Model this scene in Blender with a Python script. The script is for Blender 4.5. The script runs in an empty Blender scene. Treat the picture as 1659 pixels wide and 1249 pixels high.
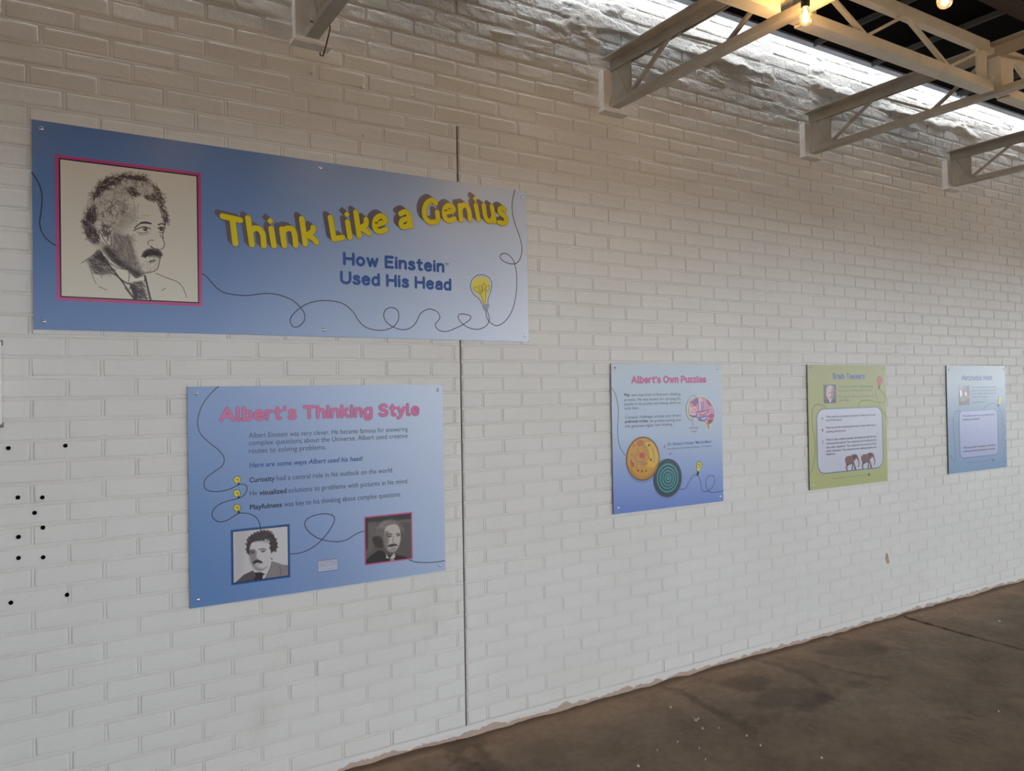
import bpy, bmesh, math, random
import numpy as np
from mathutils import Vector, Matrix
from mathutils.geometry import tessellate_polygon

random.seed(7)
rng = np.random.default_rng(11)
SC = bpy.context.scene
COL = SC.collection

# ------------------------------------------------------------------ camera, sky, exposure
PXW, PXH, FPX = 1659, 1249, 1250.3
CAM = Vector((0.0, -2.9263, 1.4564))
FW = Vector((0.52522402, 0.85089369, 0.01093916))
RT = Vector((0.85092291, -0.52502893, -0.01657807))
UP = Vector((0.0083628, -0.01801559, 0.99980273))
cd = bpy.data.cameras.new('camera')
cam = bpy.data.objects.new('camera', cd)
COL.objects.link(cam)
cd.sensor_width = 36.0
cd.lens = 36.0 * FPX / PXW
cd.clip_start = 0.05
M3 = Matrix((RT, UP, -FW)).transposed()
cam.matrix_world = Matrix.Translation(CAM) @ M3.to_4x4()
SC.camera = cam
SC.view_settings.view_transform = 'Standard'
SC.view_settings.look = 'None'
SC.view_settings.exposure = 0.0
SC.view_settings.gamma = 1.0
SC.view_settings.use_curve_mapping = False

world = bpy.data.worlds.new('overcast_sky')
SC.world = world
world.use_nodes = True
nt = world.node_tree
bg = nt.nodes['Background']
SKY = 8.7
bg.inputs['Strength'].default_value = SKY
# hazy overcast: brightest low over the horizon, duller overhead
_tc = nt.nodes.new('ShaderNodeTexCoord')
_sp = nt.nodes.new('ShaderNodeSeparateXYZ')
_rp = nt.nodes.new('ShaderNodeValToRGB')
nt.links.new(_tc.outputs['Generated'], _sp.inputs['Vector'])
nt.links.new(_sp.outputs['Z'], _rp.inputs['Fac'])
_rp.color_ramp.elements[0].position = SKY_P0 = 0.03
_rp.color_ramp.elements[0].color = (0.86, 0.935, 1.02, 1)
_rp.color_ramp.elements[1].position = SKY_P1 = 0.13
_rp.color_ramp.elements[1].color = (0.17, 0.18, 0.195, 1)
for _p, _c in ((0.36, (0.17, 0.18, 0.195, 1)), (0.50, (0.92, 0.96, 1.0, 1))):
    _e = _rp.color_ramp.elements.new(_p)
    _e.color = _c
nt.links.new(_rp.outputs['Color'], bg.inputs['Color'])

BULB_W = 1.55          # warm lamps of the added festoon strings


def ray(px, py):
    return FW * FPX + RT * (px - PXW / 2) - UP * (py - PXH / 2)


def at_y(px, py, y):
    d = ray(px, py)
    return CAM + d * ((y - CAM.y) / d.y)


def at_z(px, py, z):
    d = ray(px, py)
    return CAM + d * ((z - CAM.z) / d.z)


FACE = -0.012          # front face of the sign boards

# ------------------------------------------------------------------ materials


def srgb(r, g, b):
    f = lambda v: v / 12.92 if v <= 0.04045 else ((v + 0.055) / 1.055) ** 2.4
    return (f(r / 255), f(g / 255), f(b / 255))


def new_mat(name):
    m = bpy.data.materials.new(name)
    m.use_nodes = True
    return m, m.node_tree, m.node_tree.nodes['Principled BSDF']


_cache = {}


def mat(name, col, rough=0.5, metal=0.0, spec=0.5, noise=0.0, scale=30.0, bump=0.0, bscale=120.0):
    if name in _cache:
        return _cache[name]
    m, t, p = new_mat(name)
    p.inputs['Base Color'].default_value = (*col, 1)
    p.inputs['Roughness'].default_value = rough
    p.inputs['Metallic'].default_value = metal
    p.inputs['Specular IOR Level'].default_value = spec
    tc = None
    if noise or bump:
        tc = t.nodes.new('ShaderNodeTexCoord')
    if noise:
        n = t.nodes.new('ShaderNodeTexNoise')
        n.inputs['Scale'].default_value = scale
        n.inputs['Detail'].default_value = 6
        t.links.new(tc.outputs['Object'], n.inputs['Vector'])
        r = t.nodes.new('ShaderNodeValToRGB')
        r.color_ramp.elements[0].position = 0.3
        r.color_ramp.elements[1].position = 0.7
        r.color_ramp.elements[0].color = (*[c * (1 - noise) for c in col], 1)
        r.color_ramp.elements[1].color = (*[min(1, c * (1 + noise)) for c in col], 1)
        t.links.new(n.outputs['Fac'], r.inputs['Fac'])
        t.links.new(r.outputs['Color'], p.inputs['Base Color'])
    if bump:
        n2 = t.nodes.new('ShaderNodeTexNoise')
        n2.inputs['Scale'].default_value = bscale
        n2.inputs['Detail'].default_value = 5
        t.links.new(tc.outputs['Object'], n2.inputs['Vector'])
        b = t.nodes.new('ShaderNodeBump')
        b.inputs['Strength'].default_value = bump
        b.inputs['Distance'].default_value = 0.01
        t.links.new(n2.outputs['Fac'], b.inputs['Height'])
        t.links.new(b.outputs['Normal'], p.inputs['Normal'])
    _cache[name] = m
    return m


def ink(rgb, name=None):
    """printed ink: the gloss of the laminated board under it"""
    key = name or 'ink_%d_%d_%d' % rgb
    return mat(key, srgb(*rgb), rough=0.28, spec=0.4)


def vcol_mat(name, rough=0.3, spec=0.4, bump=0.0, bscale=200, gain=1.0):
    m, t, p = new_mat(name)
    a = t.nodes.new('ShaderNodeAttribute')
    a.attribute_name = 'Col'
    t.links.new(a.outputs['Color'], p.inputs['Base Color'])
    p.inputs['Roughness'].default_value = rough
    p.inputs['Specular IOR Level'].default_value = spec
    if bump:
        tc = t.nodes.new('ShaderNodeTexCoord')
        n2 = t.nodes.new('ShaderNodeTexNoise')
        n2.inputs['Scale'].default_value = bscale
        n2.inputs['Detail'].default_value = 6
        t.links.new(tc.outputs['Object'], n2.inputs['Vector'])
        b = t.nodes.new('ShaderNodeBump')
        b.inputs['Strength'].default_value = bump
        b.inputs['Distance'].default_value = 0.01
        t.links.new(n2.outputs['Fac'], b.inputs['Height'])
        t.links.new(b.outputs['Normal'], p.inputs['Normal'])
    return m


# ------------------------------------------------------------------ object helpers


def link(o, parent=None):
    COL.objects.link(o)
    if parent is not None:
        o.parent = parent
    return o


def tag(o, label=None, cat=None, group=None, kind=None):
    if label:
        o['label'] = label
    if cat:
        o['category'] = cat
    if group:
        o['group'] = group
    if kind:
        o['kind'] = kind
    return o


def empty(name, loc, label, cat, group=None):
    o = bpy.data.objects.new(name, None)
    o.location = loc
    o.empty_display_size = 0.05
    link(o)
    return tag(o, label, cat, group)


def mesh_obj(name, verts, faces, mats, parent=None, smooth=False, midx=None, loc=None):
    me = bpy.data.meshes.new(name)
    me.from_pydata([tuple(v) for v in verts], [], [tuple(f) for f in faces])
    for m in (mats if isinstance(mats, (list, tuple)) else [mats]):
        me.materials.append(m)
    if midx is not None:
        me.polygons.foreach_set('material_index', list(midx))
    if smooth:
        me.polygons.foreach_set('use_smooth', [True] * len(me.polygons))
    me.update()
    o = bpy.data.objects.new(name, me)
    if loc is not None:
        o.location = loc
    return link(o, parent)


class MB:
    """collects shapes for one mesh"""

    def __init__(s):
        s.v, s.f, s.m = [], [], []

    def add(s, v, f, mi=0):
        b = len(s.v)
        s.v += [tuple(x) for x in v]
        s.f += [tuple(i + b for i in q) for q in f]
        s.m += [mi] * len(f)
        return s

    def box(s, x0, x1, y0, y1, z0, z1, mi=0, bev=0.0):
        if bev <= 0:
            v = [(x, y, z) for x in (x0, x1) for y in (y0, y1) for z in (z0, z1)]
            f = [(0, 1, 3, 2), (4, 6, 7, 5), (0, 4, 5, 1), (2, 3, 7, 6), (0, 2, 6, 4), (1, 5, 7, 3)]
            return s.add(v, f, mi)
        bm = bmesh.new()
        bmesh.ops.create_cube(bm, size=1.0)
        for q in bm.verts:
            q.co = Vector(((x0 + x1) / 2 + q.co.x * (x1 - x0), (y0 + y1) / 2 + q.co.y * (y1 - y0), (z0 + z1) / 2 + q.co.z * (z1 - z0)))
        bmesh.ops.bevel(bm, geom=bm.edges[:], offset=bev, segments=2, affect='EDGES', profile=0.5)
        bm.verts.index_update()
        s.add([q.co[:] for q in bm.verts], [[q.index for q in fc.verts] for fc in bm.faces], mi)
        bm.free()
        return s

    def bar(s, a, b, w, h, mi=0, up=(0, 0, 1)):
        """rectangular bar from a to b"""
        a, b = Vector(a), Vector(b)
        d = (b - a).normalized()
        u = Vector(up)
        r = d.cross(u)
        if r.length < 1e-4:
            r = d.cross(Vector((1, 0, 0)))
        r.normalize()
        u = r.cross(d).normalized()
        v = [p + r * (i * w / 2) + u * (j * h / 2) for p in (a, b) for i, j in ((-1, -1), (1, -1), (1, 1), (-1, 1))]
        f = [(0, 1, 2, 3), (7, 6, 5, 4), (0, 4, 5, 1), (1, 5, 6, 2), (2, 6, 7, 3), (3, 7, 4, 0)]
        return s.add(v, f, mi)

    def tube(s, pts, r, n=8, mi=0, cap=True):
        pts = [Vector(p) for p in pts]
        rings = []
        prev = None
        for i, p in enumerate(pts):
            d = (pts[min(i + 1, len(pts) - 1)] - pts[max(i - 1, 0)]).normalized()
            if prev is None:
                x = d.orthogonal().normalized()
            else:
                x = (prev - d * prev.dot(d)).normalized()
            prev = x
            y = d.cross(x)
            rr = r[i] if isinstance(r, (list, tuple)) else r
            rings.append([p + (x * math.cos(k * 2 * math.pi / n) + y * math.sin(k * 2 * math.pi / n)) * rr for k in range(n)])
        v = [q for ring in rings for q in ring]
        f = []
        for i in range(len(rings) - 1):
            for k in range(n):
                f.append((i * n + k, i * n + (k + 1) % n, (i + 1) * n + (k + 1) % n, (i + 1) * n + k))
        if cap:
            f.append(tuple(reversed(range(n))))
            f.append(tuple(range((len(rings) - 1) * n, len(rings) * n)))
        return s.add(v, f, mi)

    def lathe(s, prof, c=(0, 0, 0), n=20, mi=0, axis='z'):
        """prof: (radius, height) pairs"""
        v, f = [], []
        for (r, h) in prof:
            for k in range(n):
                a = k * 2 * math.pi / n
                if axis == 'z':
                    v.append((c[0] + r * math.cos(a), c[1] + r * math.sin(a), c[2] + h))
                else:
                    v.append((c[0] + r * math.cos(a), c[1] - h, c[2] + r * math.sin(a)))
        for i in range(len(prof) - 1):
            for k in range(n):
                f.append((i * n + k, i * n + (k + 1) % n, (i + 1) * n + (k + 1) % n, (i + 1) * n + k))
        f.append(tuple(range(n)))
        f.append(tuple(range((len(prof) - 1) * n, len(prof) * n)))
        return s.add(v, f, mi)

    def build(s, name, mats, parent=None, smooth=False, loc=None):
        return mesh_obj(name, s.v, s.f, mats, parent, smooth, s.m, loc)


# ------------------------------------------------------------------ noise (numpy)


def vnoise(x, y, seed=0):
    xi = np.floor(x).astype(np.int64)
    yi = np.floor(y).astype(np.int64)
    xf, yf = x - xi, y - yi
    u, v = xf * xf * (3 - 2 * xf), yf * yf * (3 - 2 * yf)

    def h(a, b):
        n = (a * 374761393 + b * 668265263 + seed * 974634541) & 0xFFFFFFFF
        n = ((n ^ (n >> 13)) * 1274126177) & 0xFFFFFFFF
        return ((n ^ (n >> 16)) & 0xFFFF) / 65535.0
    return (h(xi, yi) * (1 - u) + h(xi + 1, yi) * u) * (1 - v) + (h(xi, yi + 1) * (1 - u) + h(xi + 1, yi + 1) * u) * v


def fbm(x, y, seed=0, octs=4):
    s, a, t = 0, 0.5, 0
    for o in range(octs):
        s = s + a * vnoise(x * 2 ** o + 17.3 * o, y * 2 ** o + 5.1 * o, seed + o)
        t += a
        a *= 0.5
    return s / t


def sstep(a, b, x):
    t = np.clip((x - a) / (b - a), 0, 1)
    return t * t * (3 - 2 * t)


# ------------------------------------------------------------------ the brick wall
L, CH = 0.20355, 0.0677          # brick and course pitch
XJ, X0L, Z0 = 1.5498, 0.0879, 1.6348   # expansion joint, brick phase on its left, course phase
WX0, WX1, WTOP = -0.75, 9.3, 4.75


def brick_rows():
    out = []
    for n in range(-23, 47):
        zc = Z0 + n * CH
        if zc > WTOP:
            break
        even = (n % 2 == 0)
        if zc > 2.62:
            k0 = int((XJ - WX0) / L) + 1
            x = XJ + .001 - k0 * L + (0 if even else L / 2)
            while x < WX1:
                if x + L > WX0:
                    out.append((max(x, WX0), x + L, zc, n))
                x += L
            continue
        # left of the joint
        k0 = int((WX0 - X0L) / L) - 1
        x = X0L + k0 * L + (0 if even else -L / 2)
        while x < XJ - 0.02:
            a, b = max(x, WX0), min(x + L, XJ - 0.001)
            if b - a > 0.03:
                out.append((a, b, zc, n))
            x += L
        x = XJ + 0.001 - (0 if even else L / 2)
        while x < WX1:
            a, b = max(x, XJ + 0.002), x + L
            out.append((a, b, zc, n))
            x += L
    return out


def build_wall():
    vs, fs = [], []
    base = 0

    def emit(a, b, zc, n):
        nonlocal base
        jt = 0.0048
        a2, b2 = a + jt + rng.normal(0, .0009), b - jt + rng.normal(0, .0009)
        h = CH - 0.0105
        z0, z1 = zc - h / 2 + rng.normal(0, .0006), zc + h / 2 + rng.normal(0, .0006)
        up = zc > 2.78
        nu, nw = (20, 9) if up else (6, 4)
        us = np.concatenate([[0, .0015, .0045], np.linspace(.012, (b2 - a2) - .012, nu), (b2 - a2) - np.array([.0045, .0015, 0])])
        ws = np.concatenate([[0, .0014, .0042], np.linspace(.011, (z1 - z0) - .011, nw), (z1 - z0) - np.array([.0042, .0014, 0])])
        U, W = np.meshgrid(us, ws)
        pu = np.minimum(U, (b2 - a2) - U)
        pw = np.minimum(W, (z1 - z0) - W)
        d = np.minimum(pu, pw) + 0.0012 * (np.minimum(np.maximum(pu, pw), .006) / .006 - 1)
        prof = np.interp(d, [-.002, 0, .0014, .0038], [-1.2, -1.0, .75, 1.0])
        X, Z = a2 + U, z0 + W
        t = 0.0022 + 0.0010 * rng.random() + 0.0022 * float(sstep(2.5, 3.0, zc))
        y = prof * t
        lean = float(sstep(2.3, 2.7, zc))
        y += prof * ((W / h - .5) * (rng.normal(0, .0010) + lean * max(0, rng.normal(.0022, .0026))) + (U / L - .5) * rng.normal(0, .0011) + lean * (rng.normal(0, .0008)))
        amp = 0.0006 + 0.0045 * float(sstep(2.75, 3.1, zc))
        y += prof * amp * (fbm(X * 22, Z * 34, 3) - .5) * 1.3
        # wavy edges
        wob = (0.0010 + .0012 * float(sstep(2.7, 3.1, zc)))
        X = X + wob * (fbm(X * 40 + 9, Z * 40, 5) - .5) * 2
        Z = Z + wob * (fbm(X * 40, Z * 40 + 31, 6) - .5) * 2
        ny, nx = U.shape
        vs.append(np.stack([X, -y, Z], -1).reshape(-1, 3))
        i = np.arange(ny * nx).reshape(ny, nx) + base
        fs.append(np.stack([i[:-1, :-1], i[:-1, 1:], i[1:, 1:], i[1:, :-1]], -1).reshape(-1, 4))
        base += ny * nx

    def bead(p, q, wid, vert, zc_=0.0):
        # a strip of pointing standing just proud of the mortar bed
        nonlocal base
        u_ = float(sstep(2.15, 2.6, q if vert else zc_))
        wid = wid + .0024 * u_
        n = max(3, int((q - p) / (.016 if not vert else .012)))
        al = np.linspace(p, q, n)
        off = np.array([-1, -.62, -.2, .2, .62, 1]) * wid / 2
        hgt = np.array([.0022, -.0002, -.0008, -.0008, -.0002, .0022]) * (1 - u_) + np.array([.0002, -.0008, -.0012, -.0012, -.0008, .0002]) * u_
        A_, O_ = np.meshgrid(al, off)
        return A_, O_, np.repeat(hgt[:, None], n, 1)

    def put(X, Y, Z):
        nonlocal base
        ny, nx = X.shape
        vs.append(np.stack([X, Y, Z], -1).reshape(-1, 3))
        i = np.arange(ny * nx).reshape(ny, nx) + base
        fs.append(np.stack([i[:-1, :-1], i[:-1, 1:], i[1:, 1:], i[1:, :-1]], -1).reshape(-1, 4))
        base += ny * nx

    rows = brick_rows()
    for r in rows:
        emit(*r)
        a, b, zc, n = r
        A_, O_, H_ = bead(zc - CH / 2 + .006, zc + CH / 2 - .006, .0086, True)
        if b < WX1 - .01 and not (zc < 2.62 and abs(b - XJ) < .01):
            put(b + O_ + .0008 * (fbm(A_ * 30, A_ * 0 + b * 9, 15) - .5), H_ - .0009 * fbm(A_ * 30, A_ * 0 + b * 7, 16), A_)
    for n in range(-23, 47):
        z = Z0 + (n + .5) * CH
        if z > WTOP - .1:
            break
        for p, q in (((WX0, XJ - .004), (XJ + .004, WX1)) if z < 2.60 else ((WX0, WX1),)):
            A_, O_, H_ = bead(p, q, .0086, False, z)
            put(A_, H_ - .0011 * fbm(A_ * 14, A_ * 0 + n * 3.7, 17), z + O_ + .0016 * (fbm(A_ * 9, A_ * 0 + n * 2.3, 18) - .5))

    def grid(x, z, y):
        nonlocal base
        X, Z = np.meshgrid(x, z)
        Y = y(X, Z)
        ny, nx = X.shape
        vs.append(np.stack([X, Y, Z], -1).reshape(-1, 3))
        i = np.arange(ny * nx).reshape(ny, nx) + base
        fs.append(np.stack([i[:-1, :-1], i[:-1, 1:], i[1:, 1:], i[1:, :-1]], -1).reshape(-1, 4))
        base += ny * nx

    # mortar bed with the recessed slot of the expansion joint
    zt = 2.63
    grid(np.array([-6, XJ - .0035]), np.array([-.2, zt]), lambda X, Z: .0021 + 0 * X)
    grid(np.array([XJ + .0035, 18.0]), np.array([-.2, zt]), lambda X, Z: .0021 + 0 * X)
    grid(np.array([-6, 18.0]), np.array([zt, 5.2]), lambda X, Z: .0021 + 0 * X)
    for sx in (-1, 1):
        vs.append(np.array([(XJ + sx * .0035, 0, -.2), (XJ + sx * .0035, .02, -.2), (XJ + sx * .0035, .02, zt), (XJ + sx * .0035, 0, zt)]))
        fs.append(np.array([[0, 1, 2, 3]]) + base)
        base += 4
    # rough mortar slop smeared over the high courses
    def slop(X, Z):
        s = .017 * sstep(.50, .78, fbm(X * 4.5, Z * 17, 21, 5)) * sstep(2.95, 3.08, Z)
        zr = 3.235 + .07 * (fbm(X * 1.7, 0 * X, 31) - .5) + .03 * (fbm(X * 9, 0 * X, 33) - .5)
        dz = Z - zr
        s = s + (.016 + .014 * fbm(X * 6, Z * 9, 41)) * np.where(dz < 0, np.exp(-(dz / .016) ** 2), np.exp(-(dz / .055) ** 2)) * sstep(.30, .55, fbm(X * 2.2, Z * 0, 51))
        s = s + .0045 * (fbm(X * 30, Z * 42, 61) - .5) * 2 * sstep(2.9, 3.1, Z)
        fade = sstep(2.86, 2.95, Z) * (1 - sstep(3.5, 3.6, Z))
        return .006 - s * fade * 1.1
    grid(np.arange(WX0, 8.2, .011), np.arange(2.86, 3.6, .0085), slop)
    # parged strip at the foot
    grid(np.arange(WX0, 9.3, .02), np.linspace(-.02, .047, 8), lambda X, Z: -.0035 - .003 * fbm(X * 9, Z * 30, 71) + .004 * sstep(.036, .047, Z))
    # solid thickness behind
    V = np.concatenate(vs)
    F = np.concatenate(fs)
    me = bpy.data.meshes.new('wall_back')
    nV, nF = len(V), len(F)
    bx = [(-6, .03, -.2), (18, .03, -.2), (18, .25, -.2), (-6, .25, -.2), (-6, .03, 5.2), (18, .03, 5.2), (18, .25, 5.2), (-6, .25, 5.2)]
    V = np.concatenate([V, np.array(bx)])
    F = np.concatenate([F, np.array([(0, 1, 5, 4), (1, 2, 6, 5), (2, 3, 7, 6), (3, 0, 4, 7), (4, 5, 6, 7), (0, 3, 2, 1)]) + nV])
    me.vertices.add(len(V))
    me.vertices.foreach_set('co', V.astype(np.float32).ravel())
    me.loops.add(len(F) * 4)
    me.loops.foreach_set('vertex_index', F.astype(np.int32).ravel())
    me.polygons.add(len(F))
    me.polygons.foreach_set('loop_start', np.arange(0, len(F) * 4, 4, dtype=np.int32))
    me.polygons.foreach_set('use_smooth', np.ones(len(F), dtype=bool))
    me.update(calc_edges=True)
    me.validate()
    # paint
    m, t, p = new_mat('painted_brick')
    tc = t.nodes.new('ShaderNodeTexCoord')
    N = t.nodes

    def noise(scale, detail=5, vec=None, rough=.55):
        n = N.new('ShaderNodeTexNoise')
        n.inputs['Scale'].default_value = scale
        n.inputs['Detail'].default_value = detail
        n.inputs['Roughness'].default_value = rough
        t.links.new(vec or tc.outputs['Object'], n.inputs['Vector'])
        return n.outputs['Fac']

    def ramp(fac, stops):
        r = N.new('ShaderNodeValToRGB')
        e = r.color_ramp.elements
        for i, (pos, c) in enumerate(stops):
            el = e[i] if i < 2 else e.new(pos)
            el.position = pos
            el.color = (*c, 1)
        t.links.new(fac, r.inputs['Fac'])
        return r.outputs['Color']

    def mix(fac, a, b):
        x = N.new('ShaderNodeMix')
        x.data_type = 'RGBA'
        for sock, val in ((x.inputs[0], fac), (x.inputs[6], a), (x.inputs[7], b)):
            if hasattr(val, 'default_value') or hasattr(val, 'links'):
                t.links.new(val, sock)
            else:
                sock.default_value = val
        return x.outputs[2]
    paint = ramp(noise(1.1, 4), [(.3, (.735, .715, .67)), (.7, (.785, .77, .735))])
    # grime specks and faint brown stains
    mp = N.new('ShaderNodeMapping')
    mp.inputs['Scale'].default_value = (1, 1, .45)
    t.links.new(tc.outputs['Object'], mp.inputs['Vector'])
    stain = ramp(noise(2.3, 8, mp.outputs['Vector'], .72), [(.60, (0, 0, 0)), (.78, (.30, .30, .30))])
    c1 = mix(stain, paint, (.50, .43, .35, 1))
    speck = ramp(noise(75, 3), [(.735, (0, 0, 0)), (.79, (.5, .5, .5))])
    c2 = mix(speck, c1, (.32, .25, .2, 1))
    # peeled, earthy foot of the wall
    sep = N.new('ShaderNodeSeparateXYZ')
    t.links.new(tc.outputs['Object'], sep.inputs['Vector'])
    ad = N.new('ShaderNodeMath')
    ad.operation = 'MULTIPLY_ADD'
    t.links.new(noise(11, 8), ad.inputs[0])
    ad.inputs[1].default_value = -.075
    t.links.new(sep.outputs['Z'], ad.inputs[2])
    foot = ramp(ad.outputs[0], [(0, (1, 1, 1)), (.004, (0, 0, 0))])
    sh = N.new('ShaderNodeMath')
    sh.operation = 'ADD'
    sh.inputs[1].default_value = .019
    t.links.new(ad.outputs[0], sh.inputs[0])
    t.links.new(sh.outputs[0], foot.node.inputs['Fac'])
    c3 = mix(foot, c2, (.50, .385, .31, 1))
    t.links.new(c3, p.inputs['Base Color'])
    p.inputs['Roughness'].default_value = .62
    p.inputs['Specular IOR Level'].default_value = .3
    b = N.new('ShaderNodeBump')
    # the coat is coarse and lumpy on the high courses, smooth lower down
    mr = N.new('ShaderNodeMapRange')
    mr.inputs['From Min'].default_value = 2.75
    mr.inputs['From Max'].default_value = 3.1
    mr.inputs['To Min'].default_value = .15
    mr.inputs['To Max'].default_value = 1.0
    t.links.new(sep.outputs['Z'], mr.inputs['Value'])
    t.links.new(mr.outputs[0], b.inputs['Strength'])
    b.inputs['Distance'].default_value = .011
    t.links.new(noise(70, 8, None, .66), b.inputs['Height'])
    t.links.new(b.outputs['Normal'], p.inputs['Normal'])
    me.materials.append(m)
    o = bpy.data.objects.new('wall_back', me)
    link(o)
    tag(o, 'long white painted brick wall carrying the signs', None, None, 'structure')
    return o


WALL = build_wall()

# sealant in the joint
mb = MB()
pts = np.linspace(0.03, 2.625, 130)
wd = (.0024 + .0016 * fbm(pts * 9, pts * 0, 81)) * (1 - .65 * np.exp(-((pts - 1.58) / .16) ** 2))
yy = .0005 + .004 * fbm(pts * 5, pts * 0, 82)
v, f = [], []
for i, z in enumerate(pts):
    v += [(XJ - .0036, yy[i], z), (XJ - .0036 + 2 * wd[i], yy[i] + .0015, z)]
    if i:
        f.append((2 * i - 2, 2 * i - 1, 2 * i + 1, 2 * i))
mb.add(v, f)
mb.build('expansion_joint', mat('joint_sealant', (.115, .092, .075), .9, noise=.4, scale=25), WALL)

# drilled holes: black discs on the bricks stand for the shade inside
hole_m = mat('hole_shade', (.004, .004, .004), .95, spec=0)
rim_m = mat('hole_rim', (.25, .2, .17), .9)
for (x, y) in [(13.5, 726), (106, 722), (29, 806), (68.6, 806), (56, 831), (69.5, 855), (30, 870), (30, 904), (70, 903), (108.6, 964), (17.6, 976.6)]:
    q = at_y(x, y, -.006)
    mb = MB()
    mb.lathe([(.0068, -.002), (.0066, .0055), (.006, .0062), (.0001, .0058)], (q.x, 0, q.z), 16, 0, 'y')
    mb.build('drill_hole', [hole_m], WALL)
# chips and nail stubs in the paint
chip = mat('bare_brick', (.42, .30, .22), .9, noise=.3, scale=60)


def blob(pts_px, name, m, y=-.0062):
    c = [at_y(a, b, y) for a, b in pts_px]
    mb = MB()
    n = len(c)
    mb.add([p[:] for p in c] + [(p.x, 0, p.z) for p in c], [tuple(range(n))] + [(i, (i + 1) % n, n + (i + 1) % n, n + i) for i in range(n)])
    return mb.build(name, m, WALL)


blob([(1436, 897), (1438, 896), (1440, 905), (1441, 912), (1438, 913), (1436, 908)], 'paint_chip', chip)
for (x, y, r) in [(587, 141, .008), (669, 156, .006), (589, 219, .005), (506, 119, .007)]:
    q = at_y(x, y, -.006)
    MB().lathe([(r, -.002), (r, .008), (r * .7, .013), (r * .2, .014)], (q.x, 0, q.z), 10, 0, 'y').build('nail_stub', mat('painted_stub', (.7, .68, .63), .6), WALL, True)

# ------------------------------------------------------------------ floor
FLOOR_M = vcol_mat('old_concrete', .82, .25, .35, 60)


def seg_dist(X, Y, pts):
    d = np.full(X.shape, 9.0)
    for (a, b) in zip(pts[:-1], pts[1:]):
        ax, ay, bx, by = a[0], a[1], b[0], b[1]
        dx, dy = bx - ax, by - ay
        t = np.clip(((X - ax) * dx + (Y - ay) * dy) / (dx * dx + dy * dy + 1e-12), 0, 1)
        d = np.minimum(d, np.hypot(X - ax - t * dx, Y - ay - t * dy))
    return d


def fl(pts, o=(0, 0), s=1.0):
    return [tuple(at_z(o[0] + a / s, o[1] + b / s, 0)[:2]) for a, b in pts]


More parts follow.
